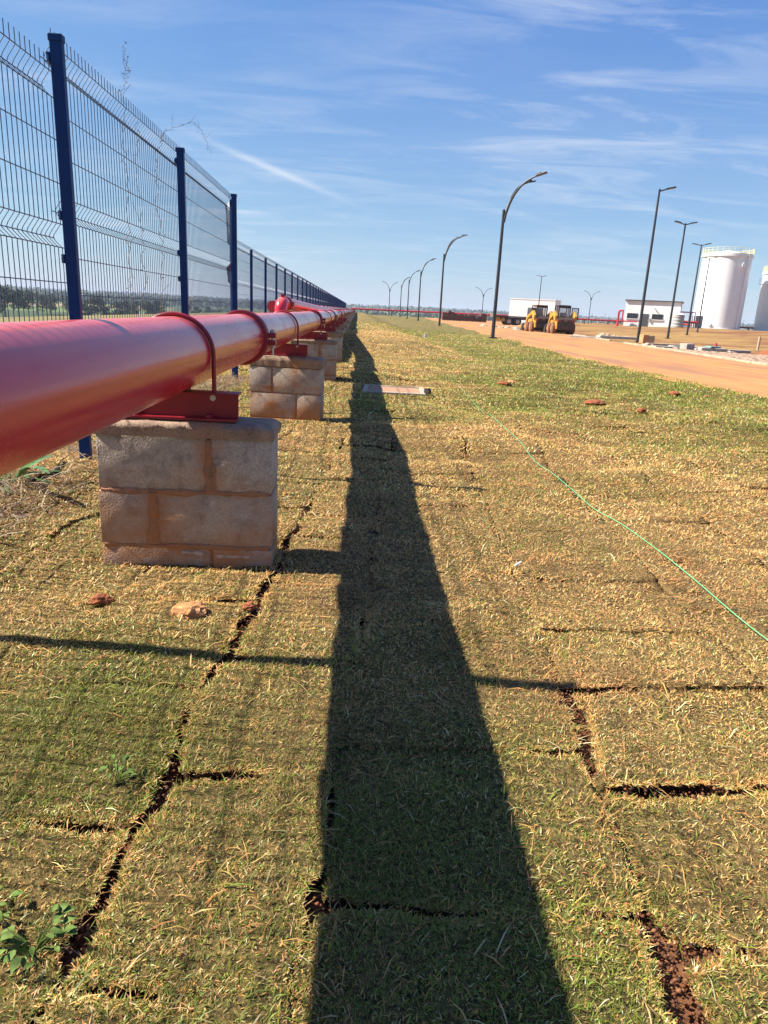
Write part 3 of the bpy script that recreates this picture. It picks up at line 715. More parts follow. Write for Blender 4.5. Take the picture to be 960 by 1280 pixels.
# dry vines on the fence
def vine(label, path, seed, leaves=True):
    r_ = random.Random(seed); root = thing('dry_vine', label, 'vine', (-1.46, path[0][0], .0), 0, 'dry vines climbing the near fence')
    P = []
    for (a, b_) in zip(path, path[1:]):
        for q_ in np.linspace(0, 1, 9)[:-1]: P.append((-.01+r_.uniform(-.02, .02), a[0]+(b_[0]-a[0])*q_-path[0][0]+r_.uniform(-.012, .012), a[1]+(b_[1]-a[1])*q_))
    P.append((0, path[-1][0]-path[0][0], path[-1][1]))
    s = MB().tube(P, [.0018]*(len(P)//2)+[.0013]*(len(P)-len(P)//2), 4)
    for p in P[::9]:
        d = Vector((r_.uniform(-.5, .5), r_.uniform(-1, 1), r_.uniform(.1, 1))).normalized()*r_.uniform(.05, .14)
        pa = Vector(p); s.tube([pa, pa+d*.5+Vector((0, r_.uniform(-.02, .02), .01)), pa+d], .0012, 3)
    s.build('stem', M_TWIG, root)
    lf = MB()
    for p in P:
        for _ in range(1 if r_.random() < .55 else 0):
            c_ = Vector(p)+Vector((r_.uniform(-.03, .03), r_.uniform(-.035, .035), r_.uniform(-.03, .03))); d = Vector((r_.uniform(-1, 1), r_.uniform(-1, 1), r_.uniform(-1, .3))).normalized(); e = d.orthogonal().normalized(); sz = r_.uniform(.004, .010)
            lf.add([c_-d*sz, c_+e*sz*.5, c_+d*sz, c_-e*sz*.5], [(0, 1, 2, 3)])
    stuff(lf.build('dry_leaf', M_TWIGL, root))
vine('tallest dry vine, its curled tip rising above the near fence', [(4.77, .02), (4.77, .89), (4.77, 1.09), (4.79, 1.47), (4.78, 1.69), (4.82, 2.01), (4.82, 2.1), (4.91, 2.19), (4.98, 2.24), (4.90, 2.27), (4.86, 2.34)], 3)
vine('short dry vine on the near fence, the middle one of three', [(5.12, .02), (5.11, .9), (5.09, 1.26), (5.06, 1.75), (5.09, 1.98)], 5)
vine('dry vine with a long side shoot arching over the near fence top', [(5.58, .02), (5.56, .91), (5.58, 1.19), (5.49, 1.57), (5.56, 1.89), (5.75, 2.06), (6.26, 2.22), (6.69, 2.35), (7.05, 2.37), (7.28, 2.33), (7.42, 2.25)], 8)

# ------------------------------------------------------------------ street lamps
def arc_lamp(name, label, loc, rz, spread=36, group='curved street lamps', H=5.25):
    root = thing(name, label, 'street lamp', loc, rz, group)
    MB().tube([(0, 0, -.1), (0, 0, H*.5), (0, 0, H)], [.085, .072, .058], 12).build('pole', M_DARK, root, smooth=60)
    MB().box((0, 0, .02), (.34, .34, .03)).build('base_plate', M_DARK, root)
    for s in (-1, 1):
        a = R(spread)*s; dx, dy = math.cos(a), math.sin(a)
        pr = [(.05, 4.75), (.10, 5.06), (.22, 5.44), (.40, 5.80), (.65, 6.11), (.92, 6.31), (1.15, 6.42), (1.35, 6.49)]
        arm = MB().tube([(p*dx, p*dy, z) for p, z in pr], [.05, .05, .048, .046, .043, .04, .036, .032], 8).build('arm', M_DARK, root, smooth=60)
        M_ = Matrix.Rotation(a, 4, 'Z') @ Matrix.Rotation(R(-14), 4, 'Y')
        hd = MB().box((1.52*dx, 1.52*dy, 6.535), (.44, .18, .06), M=M_).box((1.42*dx, 1.42*dy, 6.565), (.18, .14, .06), M=M_).build('lamp_head', M_DARK, arm, bevel=.012)
    return root
for i, (x, y, lab) in enumerate([(6.0, 31.5, 'nearest and tallest-looking curved street lamp on the lawn beside the road'), (6.35, 55.5, 'second curved street lamp along the left road edge'), (6.75, 80, 'third curved street lamp along the left road edge'), (7.1, 103, 'fourth curved street lamp along the left road edge'), (7.3, 124, 'fifth curved street lamp along the left road edge')]):
    if i == 0: L0 = arc_lamp('street_lamp', lab, (x, y, -.03), 0)
    else: dup(L0, (x, y, -.03), R(random.uniform(-6, 6)), lab)
for x, y, rz, lab in [(6.3, 146, 0, 'distant Y-shaped lamp at the far end, left of the row'), (25.9, 150, 0, 'distant Y-shaped street lamp above the brick stacks'), (48.5, 150, 0, 'distant Y-shaped street lamp left of the white pump house')]:
    if x == 6.3:
        Ly = arc_lamp('street_lamp', lab, (x, y, Tf(x, y)-.1), 0, 90, 'distant Y-shaped street lamps')
        Ly.rotation_euler = (0, 0, R(-90+25))
    else: dup(Ly, (x, y, Tf(x, y)-.1), R(-90), lab)
def tee_lamp(label, loc, rz, sides=(-1, 1)):
    root = thing('street_lamp', label, 'street lamp', loc, rz, 'straight street lamps beyond the road')
    MB().tube([(0, 0, -.1), (0, 0, 3.5), (0, 0, 7.55)], [.085, .07, .05], 12).build('pole', M_DARK, root, smooth=60)
    MB().box((0, 0, .02), (.36, .36, .03)).build('base_plate', M_DARK, root)
    for s in sides:
        arm = MB().tube([(0, 0, 7.45), (s*.18, 0, 7.50), (s*.34, 0, 7.55)], .034, 8).build('arm', M_DARK, root)
        hd = MB().box((s*.54, 0, 7.60), (.46, .22, .07), M=Matrix.Rotation(-s*R(11), 4, 'Y')).build('lamp_head', M_DARK, arm, bevel=.015)
        MB().box((s*.56, 0, 7.560), (.34, .16, .012), M=Matrix.Rotation(-s*R(11), 4, 'Y')).build('lens', M_LED, hd)
    return root
tee_lamp('nearest straight street lamp beyond the road, single short arm', (15.1, 38, Tf(15.1, 38)-.05), R(-15), (1,))
LT = tee_lamp('second straight street lamp in front of the white pump house', (21.9, 49.8, Tf(21.9, 49.8)-.06), 0)
for x, y, rz, lab in [(29.4, 63.0, -35, 'third straight street lamp just left of the white tank'), (36.8, 76.5, -10, 'fourth straight street lamp standing out against the white tank'), (29.6, 118, -20, 'straight street lamp behind the white container-like building')]:
    dup(LT, (x, y, Tf(x, y)-.06), R(rz), lab)

# ------------------------------------------------------------------ white tanks
def tank(label, x, y, r, h):
    z = Tf(x, y)-.15; root = thing('storage_tank', label, 'tank', (x, y, z), 0, 'white storage tanks'); n = 96
    pr = [(r+.12, 0), (r+.12, .12), (r, .14)]
    for i in range(1, 8):
        zz = h*i/7; pr += [(r, zz-.03), (r+.012, zz-.015), (r, zz)] if i < 7 else [(r, h)]
    MB().lathe(pr, n).build('shell', M_TANK, root, smooth=35)
    MB().lathe([(r+.16, h-.02), (r+.16, h+.12), (r-.05, h+.14), (.6, h+.95), (.25, h+1.0)], n).build('roof', M_TANK, root, smooth=35)
    MB().lathe([(r+.17, h-.35), (r+.22, h-.35), (r+.22, h-.02), (r+.17, h-.02)], n).build('wind_girder', M_TANK, root)
    rl = MB(); rr = r+.12
    for k in range(28):
        a = 2*math.pi*k/28; rl.tube([(rr*math.cos(a), rr*math.sin(a), h+.1), (rr*math.cos(a), rr*math.sin(a), h+1.25)], .035, 5)
    for zz in (.45, .85, 1.25): rl.tube([(rr*math.cos(a), rr*math.sin(a), h+zz) for a in np.linspace(0, 2*math.pi, 57)], .03, 5)
    rl.lathe([(rr+.03, h+.12), (rr+.05, h+.12), (rr+.05, h+.22), (rr+.03, h+.22)], 56)
    rl.build('railing', M_YELR, root)
    va = math.atan2(-y, -x)   # towards the road
    a = va+R(52); px, py = (r+.25)*math.cos(a), (r+.25)*math.sin(a)
    MB().tube([(px, py, .2), (px, py, h+.3)], .12, 10).build('riser_pipe', M_TANK, root)
    a = va+R(40)
    nz = MB(); d = Vector((math.cos(a), math.sin(a), 0))
    nz.tube([d*(r-.1)+Vector((0, 0, h-2.0)), d*(r+.45)+Vector((0, 0, h-2.0))], .42, 16).tube([d*(r+.45)+Vector((0, 0, h-2.0)), d*(r+.55)+Vector((0, 0, h-2.0))], .55, 16).build('nozzle', M_TANK, root)
    a = va-R(15); d = Vector((math.cos(a), math.sin(a), 0))
    MB().tube([d*(r-.1)+Vector((0, 0, .9)), d*(r+.35)+Vector((0, 0, .9))], .36, 16).build('manhole', M_TANK, root)
    return root
tank('tall white cylindrical tank with yellow roof railing', 73.3, 145, 4.55, 14.1)
tank('white tank cut off by the right edge, lower than its neighbour', 87.2, 146, 4.7, 11.5)
# outlet platform of the right tank
pf = thing('tank_platform', 'small white side platform on the right-hand tank', 'platform', (81.7, 145.0, Tf(82, 145)+8.9))
MB().b2(-.7, .9, -.6, .6, 0, .1).build('deck', M_TANK, pf)
for x, y in ((-.65, -.55), (.1, -.55), (.85, -.55), (-.65, .55)): MB().tube([(x, y, .1), (x, y, 1.2)], .04, 6).build('rail_post', M_TANK, pf)
MB().tube([(.85, -.55, 1.2), (-.65, -.55, 1.2), (-.65, .55, 1.2)], .04, 6).tube([(.85, -.55, .65), (-.65, -.55, .65), (-.65, .55, .65)], .03, 6).build('rail', M_TANK, pf)

# ------------------------------------------------------------------ pump house (right) and white block (left)
bx, by = 48.2, 117; bz = Tf(bx, by)-.15
ph = thing('pump_house', 'white flat-roofed pump house with two dark windows and dark door', 'building', (bx, by, bz), R(-26))
w, d, h = 8.5, 6.0, 4.05
MB().b2(-w/2, w/2, 0, d, 0, h).build('wall', M_WHITE, ph)
MB().b2(-w/2-.2, w/2+.2, -.25, d+.2, h, h+.16).build('roof', M_ROOFD, ph)
for x0, x1 in ((-3.85, -2.15), (.05, 1.75)):
    wn = MB().b2(x0, x1, -.06, .02, 1.22, 2.08).build('window', M_GREYD, ph)
    xm = (x0+x1)/2
    for a, b_ in ((x0+.06, xm-.03), (xm+.03, x1-.06)): MB().b2(a, b_, -.075, -.062, 1.28, 2.02).build('pane', M_GLASSD, wn)
    MB().b2(x0-.08, x1+.08, -.14, -.002, 1.12, 1.215).build('sill', M_WHITE, wn)
dr = MB().b2(-1.45, -.45, -.06, .02, .02, 2.05).build('door', M_GREYD, ph); MB().b2(-.62, -.54, -.11, -.062, .95, 1.1).build('handle', M_BOLT, dr)
MB().tube([(.3, -.02, 3.0), (.55, -.25, 2.7), (.9, -.45, 2.3)], .06, 8).build('wall_bracket', M_GREYD, ph)
MB().box((-.2, -.12, 1.15), (.22, .18, .45)).build('meter_box', M_GREYM, ph)
pl = MB()
pl.tube([(-5.1, -.9, -.2), (-5.1, -.9, 2.1), (-5.0, -.9, 2.35), (-4.7, -.9, 2.4)], .18, 12)
pl.build('red_riser', M_REDF, ph)
MB().tube([(-4.45, -.9, 2.5), (-4.45, -.9, .95), (-4.25, -.9, .75), (-2.0, -.9, .75)], .11, 10).tube([(-4.45, -.9, 2.4), (-4.75, -.9, 2.4)], .11, 10).build('red_branch', M_REDF, ph)
wt = thing('water_cistern', 'pale grey cistern with corrugated bands beside the pump house', 'cistern', (51.6, 114.5, Tf(51.6, 114.5)-.2))
MB().lathe([(.85, 0)]+[q for i in range(4) for q in ((.85, .06+.5*i), (.92, .2+.5*i), (.92, .36+.5*i), (.85, .5+.5*i))]+[(.85, 2.1), (.3, 2.25)], 24).build('cistern_body', M_GREYM, wt, smooth=40)
MB().lathe([(.9, 2.105), (.95, 2.13), (.3, 2.3), (.28, 2.36)], 24).build('lid', M_WHITE, wt, smooth=40)
fr = thing('steel_gantry', 'dark steel frame with a red pipe between pump house and tank', 'gantry', (56, 122, Tf(56, 122)-.15))
for x in (-1.8, 1.8):
    for y in (0, 1.5): MB().b2(x-.07, x+.07, y-.07, y+.07, 0, 2.5).build('upright', M_GREYD, fr)
MB().b2(-1.9, 1.9, -.09, .09, 2.5, 2.66).b2(-1.9, 1.9, 1.41, 1.59, 2.5, 2.66).build('beam', M_REDF, fr)
MB().tube([(-2.6, -.3, .95), (2.4, -.3, .95)], .2, 12).build('red_pipe_run', M_REDF, fr)
MB().b2(2.1, 3.4, .2, 1.6, 0, 2.1).build('grey_cabinet', M_GREYM, fr)

wb = thing('white_building', 'plain windowless white block building behind the flatbed truck', 'building', (30.2, 125, Tf(30, 125)-.3), R(-26))
MB().b2(-3.95, 3.95, 0, 5.2, 0, 4.25).build('wall', M_WHITE, wb)
MB().b2(-4.0, 4.0, -.05, 5.25, 4.25, 4.40).build('parapet', M_WHITE, wb)

# ------------------------------------------------------------------ brick stacks
def brick_stack(label, x, y, w, hh, top, seed):
    r_ = random.Random(seed); z = Tf(x, y)-.085; root = thing('brick_stack', label, 'brick stack', (x, y, z), R(r_.uniform(-4, 4)), 'stacks of dark bricks beyond the road')
    pm = MB()
    for i in range(3): pm.b2(-w/2+i*(w-.1)/2, -w/2+.1+i*(w-.1)/2, -.5, .5, 0, .1)
    pm.b2(-w/2, w/2, -.5, .5, .1, .125); pm.build('pallet', M_WOOD, root)
    bm_ = MB(); nrow = int(hh/.11)
    for j in range(nrow):
        nb_ = 4
        for i in range(nb_):
            if j >= nrow-3 and r_.random() < top*(j-nrow+4)/3+.05: continue
            s_ = (w-.02)/nb_; x0 = -w/2+i*s_+r_.uniform(0, .02)
            bm_.b2(x0, x0+s_-.012, -.5+r_.uniform(0, .03), .5, .127+j*.11, .127+j*.11+.104)
    stuff(bm_.build('brick', M_BRICK, root))
xs_ = 12.9
for i, (w_, h_, tp) in enumerate([(.95, 1.15, .05), (.95, 1.5, .6), (1.0, 1.05, .3), (.95, 1.0, .6), (.95, 1.12, .5), (1.0, .9, .3), (.95, 1.3, .1)]):
    brick_stack(['leftmost', 'second from left and tallest', 'third from left', 'middle', 'fifth from left', 'second from right', 'rightmost'][i]+' stack of dark bricks in the row beyond the road', xs_+w_/2+.85*0, 110+.2*random.random(), w_, h_, tp, i); xs_ += w_+(.0 if i != 4 else .05)

# ------------------------------------------------------------------ flatbed truck
tk = thing('flatbed_truck', 'dark flatbed truck parked in front of the white building', 'truck', (16.9, 90, Tf(19, 90)-.08), R(2))
MB().b2(0, 4.5, -1.1, 1.1, .98, 1.12).build('deck', M_TRUCK, tk)
MB().b2(.1, 5.6, -.4, .4, .70, .97).build('chassis', M_BLK, tk)
MB().b2(-.05, 0, -1.1, 1.1, .9, 1.30).build('tailboard', M_WOOD, tk)
cb = MB().prism([(4.65, .62), (6.2, .62), (6.2, 1.35), (5.95, 2.25), (4.65, 2.25)], -1.05, 1.05).build('cab', M_TRUCK, tk, bevel=.05)
MB().b2(4.95, 5.75, -1.075, -1.052, 1.45, 2.05).build('side_window', M_GLASSD, cb)
for x in (1.9, 3.0, 5.45):
    for s in (-1, 1):
        wl = MB().lathe([(.2, -.14), (.42, -.14), (.47, -.09), (.47, .09), (.42, .14), (.2, .14)], 20, 'Y', (x, s*.92, .47)).build('wheel', M_BLK, tk, smooth=40)
        MB().lathe([(.24, -.01), (.22, .01)], 16, 'Y', (x, s*1.07, .47)).build('rim', M_CONC, wl)
MB().b2(.2, .75, -1.0, -.5, .45, .92).build('yellow_toolbox', M_YEL, tk, bevel=.04)
MB().tube([(1.15, -1.0, .65), (1.15, -.4, .65)], .24, 16).build('yellow_fuel_drum', M_YEL, tk)

# ------------------------------------------------------------------ skid steer loaders
def skid(label, loc, rz, open_door):
    root = thing('skid_steer_loader', label, 'loader', loc, rz, 'skid steer loaders parked on the dirt road')
    MB().prism([(-1.15, .30), (1.0, .30), (1.15, .55), (1.15, .85), (-1.05, .95)], -.42, .42, 'X').build('chassis', M_BLK, root, bevel=.02)
    # rear engine housing with curved dark door
    MB().prism([(-1.32, .35), (-.55, .35), (-.45, 1.18), (-1.12, 1.18), (-1.30, 1.0)], -.66, .66, 'X').build('engine_housing', M_YEL, root, bevel=.03)
    dr = MB().prism([(-1.40, .32), (-1.325, .32), (-1.305, 1.0), (-1.13, 1.19), (-1.20, 1.22), (-1.38, 1.04)], -.62, .62, 'X').build('rear_door', M_BROWNM, root, bevel=.02)
    for i in range(3): MB().b2(-.34, .34, -1.402, -1.385, .62+.1*i, .67+.1*i).build('grille_slat', M_BLK, dr)
    MB().b2(-.10, .10, -1.41, -1.39, .93, 1.0).build('badge', M_YEL, dr)
    for s in (-1, 1): MB().b2(s*.5-.07, s*.5+.07, -1.42, -1.39, .9, 1.0).build('tail_light', M_REDF, dr)
    for s in (-1, 1):
        MB().prism([(-1.25, .95), (-.75, 1.10), (-.55, 1.62), (-.80, 1.66), (-1.28, 1.30)], s*.72-.09, s*.72+.09, 'X').build('tower', M_YEL, root, bevel=.02)
        MB().prism([(-1.0, 1.50), (-.72, 1.64), (.55, 1.22), (1.15, .50), (1.35, .28), (1.22, .22), (.95, .52), (.42, 1.02)], s*.74-.06, s*.74+.06, 'X').build('lift_arm', M_YEL, root, bevel=.015)
        MB().tube([(s*.60, -.75, 1.02), (s*.60, .45, .95)], .045, 8).build('lift_cylinder', M_BOLT, root)
        MB().b2(s*.60-.12, s*.60+.12, -.55, .62, .72, 1.0).build('side_cover', M_YEL, root, bevel=.02)
        for y in (-.62, .55):
            wl = MB().lathe([(.20, -.14), (.36, -.15), (.41, -.10), (.41, .10), (.36, .15), (.20, .14)], 24, 'X', (s*.70, y, .41)).build('wheel', M_TYRE, root, smooth=40)
            MB().lathe([(.22, -.02), (.20, .02), (.08, .03)], 20, 'X', (s*.855, y, .41)).build('rim', M_RIM, wl)
            tr = MB()
            for k in range(14):
                a = 2*math.pi*k/14; tr.box((s*.70, y+.41*math.cos(a), .41+.41*math.sin(a)), (.26, .06, .035), M=Matrix.Rotation(a-math.pi/2, 4, 'X'))
            tr.build('tread', M_TYRE, wl)
    cabx = MB()
    for x in (-.43, .43):
        cabx.b2(x-.035, x+.035, -.62, -.53, 1.05, 1.96); cabx.b2(x-.035, x+.035, .50, .58, .8, 1.96); cabx.b2(x-.03, x+.03, -.10, -.04, 1.0, 1.96)
    cabx.b2(-.46, .46, -.64, .60, 1.96, 2.04); cabx.b2(-.395, .395, -.60, -.55, 1.08, 1.24); cabx.b2(-.395, .395, -.60, -.55, 1.86, 1.96)
    cabx.build('cab_frame', M_BLK, root, bevel=.012)
    MB().b2(-.44, .44, -.62, .58, 2.045, 2.08).build('roof', M_YEL if not open_door else M_BLK, root, bevel=.01)
    MB().b2(-.26, .26, -.25, .15, 1.0, 1.12).b2(-.24, .24, -.32, -.24, 1.0, 1.55).build('seat', M_BLK, root, bevel=.03)
    gl = M_GLASSR
    MB().b2(-.385, .385, -.58, -.57, 1.25, 1.85).build('rear_window', gl, root)
    if open_door:
        dd = MB(); x0 = .50
        dd.b2(x0, x0+.05, -.72, -.66, 1.02, 1.92).b2(x0+.48, x0+.54, -.72, -.66, 1.02, 1.92).b2(x0+.051, x0+.479, -.72, -.66, 1.86, 1.92).b2(x0+.051, x0+.479, -.72, -.66, 1.02, 1.08)
        o = dd.build('open_cab_door', M_BLK, root); MB().b2(x0+.05, x0+.48, -.695, -.685, 1.08, 1.86).build('door_glass', gl, o)
    bk = MB().prism([(1.25, .05), (1.95, .05), (1.95, .09), (1.32, .10), (1.30, .55), (1.45, .62), (1.42, .66), (1.22, .60)], -.86, .86, 'X')
    for s in (-1, 1): bk.prism([(1.26, .06), (1.94, .06), (1.45, .62), (1.28, .58)], s*.875-.012, s*.875+.012, 'X')
    bk.build('bucket', M_BLK, root)
    return root
M_GLASSR = bpy.data.materials.new('dusty_cab_glass'); M_GLASSR.use_nodes = True
t = M_GLASSR.node_tree; t.nodes.clear()
gd = N(t, 'ShaderNodeBsdfPrincipled'); gd.inputs['Base Color'].default_value = (.35, .36, .33, 1); gd.inputs['Roughness'].default_value = .25
tp = N(t, 'ShaderNodeBsdfTransparent'); mx = N(t, 'ShaderNodeMixShader'); mx.inputs[0].default_value = .35
L(t, tp.outputs[0], mx.inputs[1]); L(t, gd.outputs[0], mx.inputs[2]); om = N(t, 'ShaderNodeOutputMaterial'); L(t, mx.outputs[0], om.inputs['Surface'])
sA = skid('yellow skid steer loader farther back, left of its twin', (13.4, 53.0, -.06), R(4), False)
sB = skid('nearer yellow skid steer loader with dark cab door swung open', (14.15, 49.6, -.06), R(-2), True)
for s_ in (sA, sB): s_.scale = (.92, .92, .92)

# ------------------------------------------------------------------ building materials by the road
def blk_thing(name, label, cat, loc, dims, m, rz=0, rx=0, bev=.02, group=None):
    o = MB().box((0, 0, dims[2]/2), dims).build(name, m, None, loc, bevel=bev, jit=.004); o.rotation_euler = (rx, 0, rz); return tag(o, label, cat, group)
def gz(x, y): return Tf(x, y)-.085
ob = thing('brick_block', 'orange hollow brick block at the foot of the nearest straight lamp', 'block', (15.15, 37.0, gz(15.2, 37)), R(8))
MB().b2(-.30, .02, -.2, .2, 0, .44).build('orange_block', M_BRICKO, ob, bevel=.02)
MB().b2(.03, .36, -.2, .2, 0, .40).build('grey_block', M_CONCD, ob, bevel=.02)
slabs = [((13.0, 29.6), (1.2, .35, .12), 12, M_CONC, 'long pale concrete slab lying beside the kerb'), ((13.9, 27.4), (1.0, .42, .20), -6, M_CONC, 'pale concrete block, nearest of the pile beyond the road'), ((13.25, 28.2), (.45, .35, .30), 25, M_CONC, 'upright pale concrete piece in the pile beyond the road'),
         ((14.6, 30.4), (2.2, .4, .14), 4, M_CONC, 'flat pale kerb stone behind the concrete pile'), ((15.7, 29.0), (1.4, .3, .12), 20, M_CONC, 'tilted pale kerb stone right of the concrete pile'), ((14.6, 33.2), (2.0, .35, .13), 8, M_CONCD, 'dusty kerb stone lying left of the concrete pile'),
         ((16.3, 44.0), (2.8, .6, .16), 5, M_CONC, 'long pale slab left of the orange block'), ((13.2, 41.0), (1.8, .5, .14), -20, M_CONC, 'pale slab beside the kerb gap')]
for (x, y), dm, rz, m_, lab in slabs: blk_thing('concrete_slab', lab, 'slab', (x, y, gz(x, y)), dm, m_, R(rz))
rg = blk_thing('folded_sheet', 'faded teal sheet draped on the concrete pile', 'sheet', (13.9, 27.4, gz(13.9, 27.4)+.198), (.5, .35, .07), M_TEAL, R(15), 0, .03)
MB().tube([(0, 0, 0), (0, 0, .08), (0, 0, .14)], [.07, .05, .03], 10).build('red_cone', M_REDF, None, (14.0, 27.4, gz(13.9, 27.4)+.266)); tag(bpy.context.scene.objects['red_cone'], 'small red marker on top of the teal sheet', 'marker')
def rubble(name, label, loc, r, m, seed, cat='rubble', sq=.6, group=None):
    bm_ = bmesh.new(); bmesh.ops.create_icosphere(bm_, subdivisions=3, radius=1); r_ = random.Random(seed)
    P = np.array([v.co for v in bm_.verts]); nn = fbm(P[:, 0]*1.7+seed, P[:, 1]*1.7+P[:, 2]*2.3, seed, 4); n2 = fbm(P[:, 0]*5+seed, P[:, 1]*5+P[:, 2]*4, seed+3, 3)
    for v, a, b_ in zip(bm_.verts, nn, n2): v.co = Vector((v.co.x*1.15, v.co.y, v.co.z*sq))*(r*(.55+.75*a+.35*(b_-.5)))
    me = bpy.data.meshes.new(name); bm_.to_mesh(me); bm_.free(); me.materials.append(m)
    o = link(name, me, None, loc, r_.uniform(0, 6)); return tag(o, label, cat, group)
rr_ = random.Random(12)
for i in range(12):
    x, y = 13.2+rr_.uniform(-1.2, 2.4), 56+rr_.uniform(0, 14); rubble('rubble_stone', 'pale broken stone scattered left of the loaders beyond the road', (x+.08*(y-50)*0, y, gz(x, y)+.03), rr_.uniform(.15, .34), M_CONC if i % 2 else M_CONCD, 40+i, 'rubble', .6, 'rubble stones behind the loaders')
for i in range(14):
    x, y = 13.0+rr_.uniform(0, 2.6), 28.5+rr_.uniform(-1.2, 4.5); rubble('rubble_stone', 'broken concrete chunk in the pile beyond the road', (x, y, gz(x, y)+.04), rr_.uniform(.08, .2), M_CONC if i % 3 else M_CONCD, 140+i, 'rubble', .6, 'broken chunks in the concrete pile')
for i, (x, y, s_) in enumerate([(16.2, 46.5, .38), (16.8, 46.2, .24), (17.3, 45.2, .2)]): rubble('rubble_stone', ['largest dusty rubble lump right of the nearer loader', 'middle dusty rubble lump right of the nearer loader', 'smallest and rightmost dusty rubble lump near the nearer loader'][i], (x, y, gz(x, y)+.05), s_, M_CONCD, 70+i, 'rubble', .7, 'rubble lumps right of the loaders')
for i, (x, y, s_) in enumerate([(17.2, 26.5, 1.7), (15.9, 31.5, 1.0), (19, 30, 1.5)]):
    m_ = rubble('earth_mound', ['low dark red earth mound behind the paving blocks', 'low earth mound left behind the concrete slabs', 'farthest low earth mound right of the slabs'][i], (x, y, gz(x, y)-.05), s_, M_SOILC, 80+i, 'mound', .13)
tag(MB().tube([(0, 0, 0), (0, 0, .62)], .055, 10).build('survey_peg', M_FRAME, None, (18.9, 33.0, gz(18.9, 33))), 'short pale marker peg on the dry grass near the tanks', 'peg')
# paving blocks being laid
pv = MB(); rp = random.Random(2)
for j in range(36):
    for i in range(18):
        y = 17.0+j*.33; x = float(road_right(y))+.30+i*.21
        if i*.21 > 3.4*sstep(28.5, 24, y)+rp.uniform(-.1, .1): continue
        pv.box((x, y, gz(x, y)+.062+rp.uniform(-.006, .006)), (.10, .26, .08), rz=rp.uniform(-.06, .06))
stuff(tag(pv.build('paving_blocks', M_PAVER), 'rows of pale paving blocks laid behind the kerb', 'paving'))

# ------------------------------------------------------------------ slabs and bits on the lawn
def cover(label, x0, x1, y0, y1, rz):
    root = thing('inspection_cover', label, 'cover', ((x0+x1)/2, (y0+y1)/2, -.016), rz)
    w, d = (x1-x0)/2, (y1-y0)/2
    MB().b2(-w+.062, w-.062, -d+.062, d-.062, -.1, -.004).build('slab', M_SLAB, root)
    for a in ((-w, w, -d, -d+.06), (-w, w, d-.06, d), (-w, -w+.06, -d+.062, d-.062), (w-.06, w, -d+.062, d-.062)): MB().b2(*a, -.1, .008).build('frame_bar', M_FRAME, root, bevel=.008)
    return root
cv = cover('flat concrete inspection cover half in the pipe shadow', .10, .84, 8.02, 8.78, R(-3))
MB().tube([(0, 0, 0), (.03, .04, 0)], .035, 10).build('stub_end', M_BLK, cv, (.37, -.36, .035))
cover('far pale inspection cover close to the pipe', -.30, .40, 26.5, 27.6, 0).location.z = .29
def lift_at(x, y):
    x = np.array([x]); y = np.array([y]); i_, l_, d_ = sod_lookup(x, y); return float(relief(x, y)[0]+l_[0]-.022)
for i, (x, y, s_, m_, lab) in enumerate([(-.75, 2.00, .032, M_SOILC, 'small red earth clod on the grass before the nearest pier'), (-.47, 1.93, .046, M_SOILO, 'orange earth clod on the grass before the nearest pier'), (-.30, 1.98, .022, M_SOILC, 'crumb of red soil in the turf joint by the nearest pier'), (2.82, 8.1, .12, M_SOILC, 'flat red earth patch on the green grass right of the rope'),
                               (2.1, 9.9, .09, M_SOILC, 'brown earth clod beyond the red earth patch'), (3.05, 7.3, .05, M_SOILC, 'small earth clod near the red earth patch'), (4.3, 9.3, .08, M_SOILC, 'earth clod farther right towards the road'), (2.3, 10.3, .08, M_SOILO, 'pale earth clod at the back of the lawn')]):
    rubble('earth_clod', lab, (x, y, lift_at(x, y)+.010 if x < 3 else .0), s_, m_, 100+i, 'clod', .32 if s_ > .1 else .5)
sc_ = MB().add([(0, 0, 0), (.10, .02, .03), (.16, .0, .11), (.05, -.02, .15), (.02, .03, .08), (.08, .05, .0)], [(0, 1, 4), (1, 2, 4), (2, 3, 4), (0, 4, 5), (3, 0, 4)]).build('plastic_scrap', M_PLAST, None, (2.45, 26.2, .0))
tag(sc_, 'crumpled white scrap lying on the far lawn', 'scrap')
tag(MB().tube([(0, 0, 0), (.03, .03, .004)], .0035, 6).build('white_stub', M_PLAST, None, (.61, 2.38, lift_at(.61, 2.38)+.03)), 'tiny white stub lying on the dry grass', 'scrap')
# green rope
rp_pts = [(1.27, 1.2), (1.27, 1.86), (1.265, 2.16), (1.28, 2.71), (1.28, 2.97), (1.235, 3.3), (1.23, 3.66), (1.225, 4.4), (1.23, 5.29), (1.29, 7.0), (1.39, 9.83), (1.42, 10.5)]
PP = []
for a, b_ in zip(rp_pts, rp_pts[1:]):
    n_ = max(2, int((b_[1]-a[1])/.06))
    for q_ in np.linspace(0, 1, n_, endpoint=False):
        x, y = a[0]+(b_[0]-a[0])*q_, a[1]+(b_[1]-a[1])*q_; x += .004*math.sin(y*5)
        dip = -.028 if 2.78 < y < 2.93 else 0
        PP.append((x, y, lift_at(x, y)+.018+.005*math.sin(y*9)+.004*math.sin(y*23)+dip-.012*max(0, min(1, (y-5)/4))))
PA = np.array(PP)
for _ in range(10): PA[1:-1] = .25*PA[:-2]+.5*PA[1:-1]+.25*PA[2:]
PP = [tuple(map(float, q)) for q in PA]
tag(MB().tube(PP, .0018, 6).build('rope', M_ROPE, None), 'thin green rope lying along the dry lawn', 'rope')

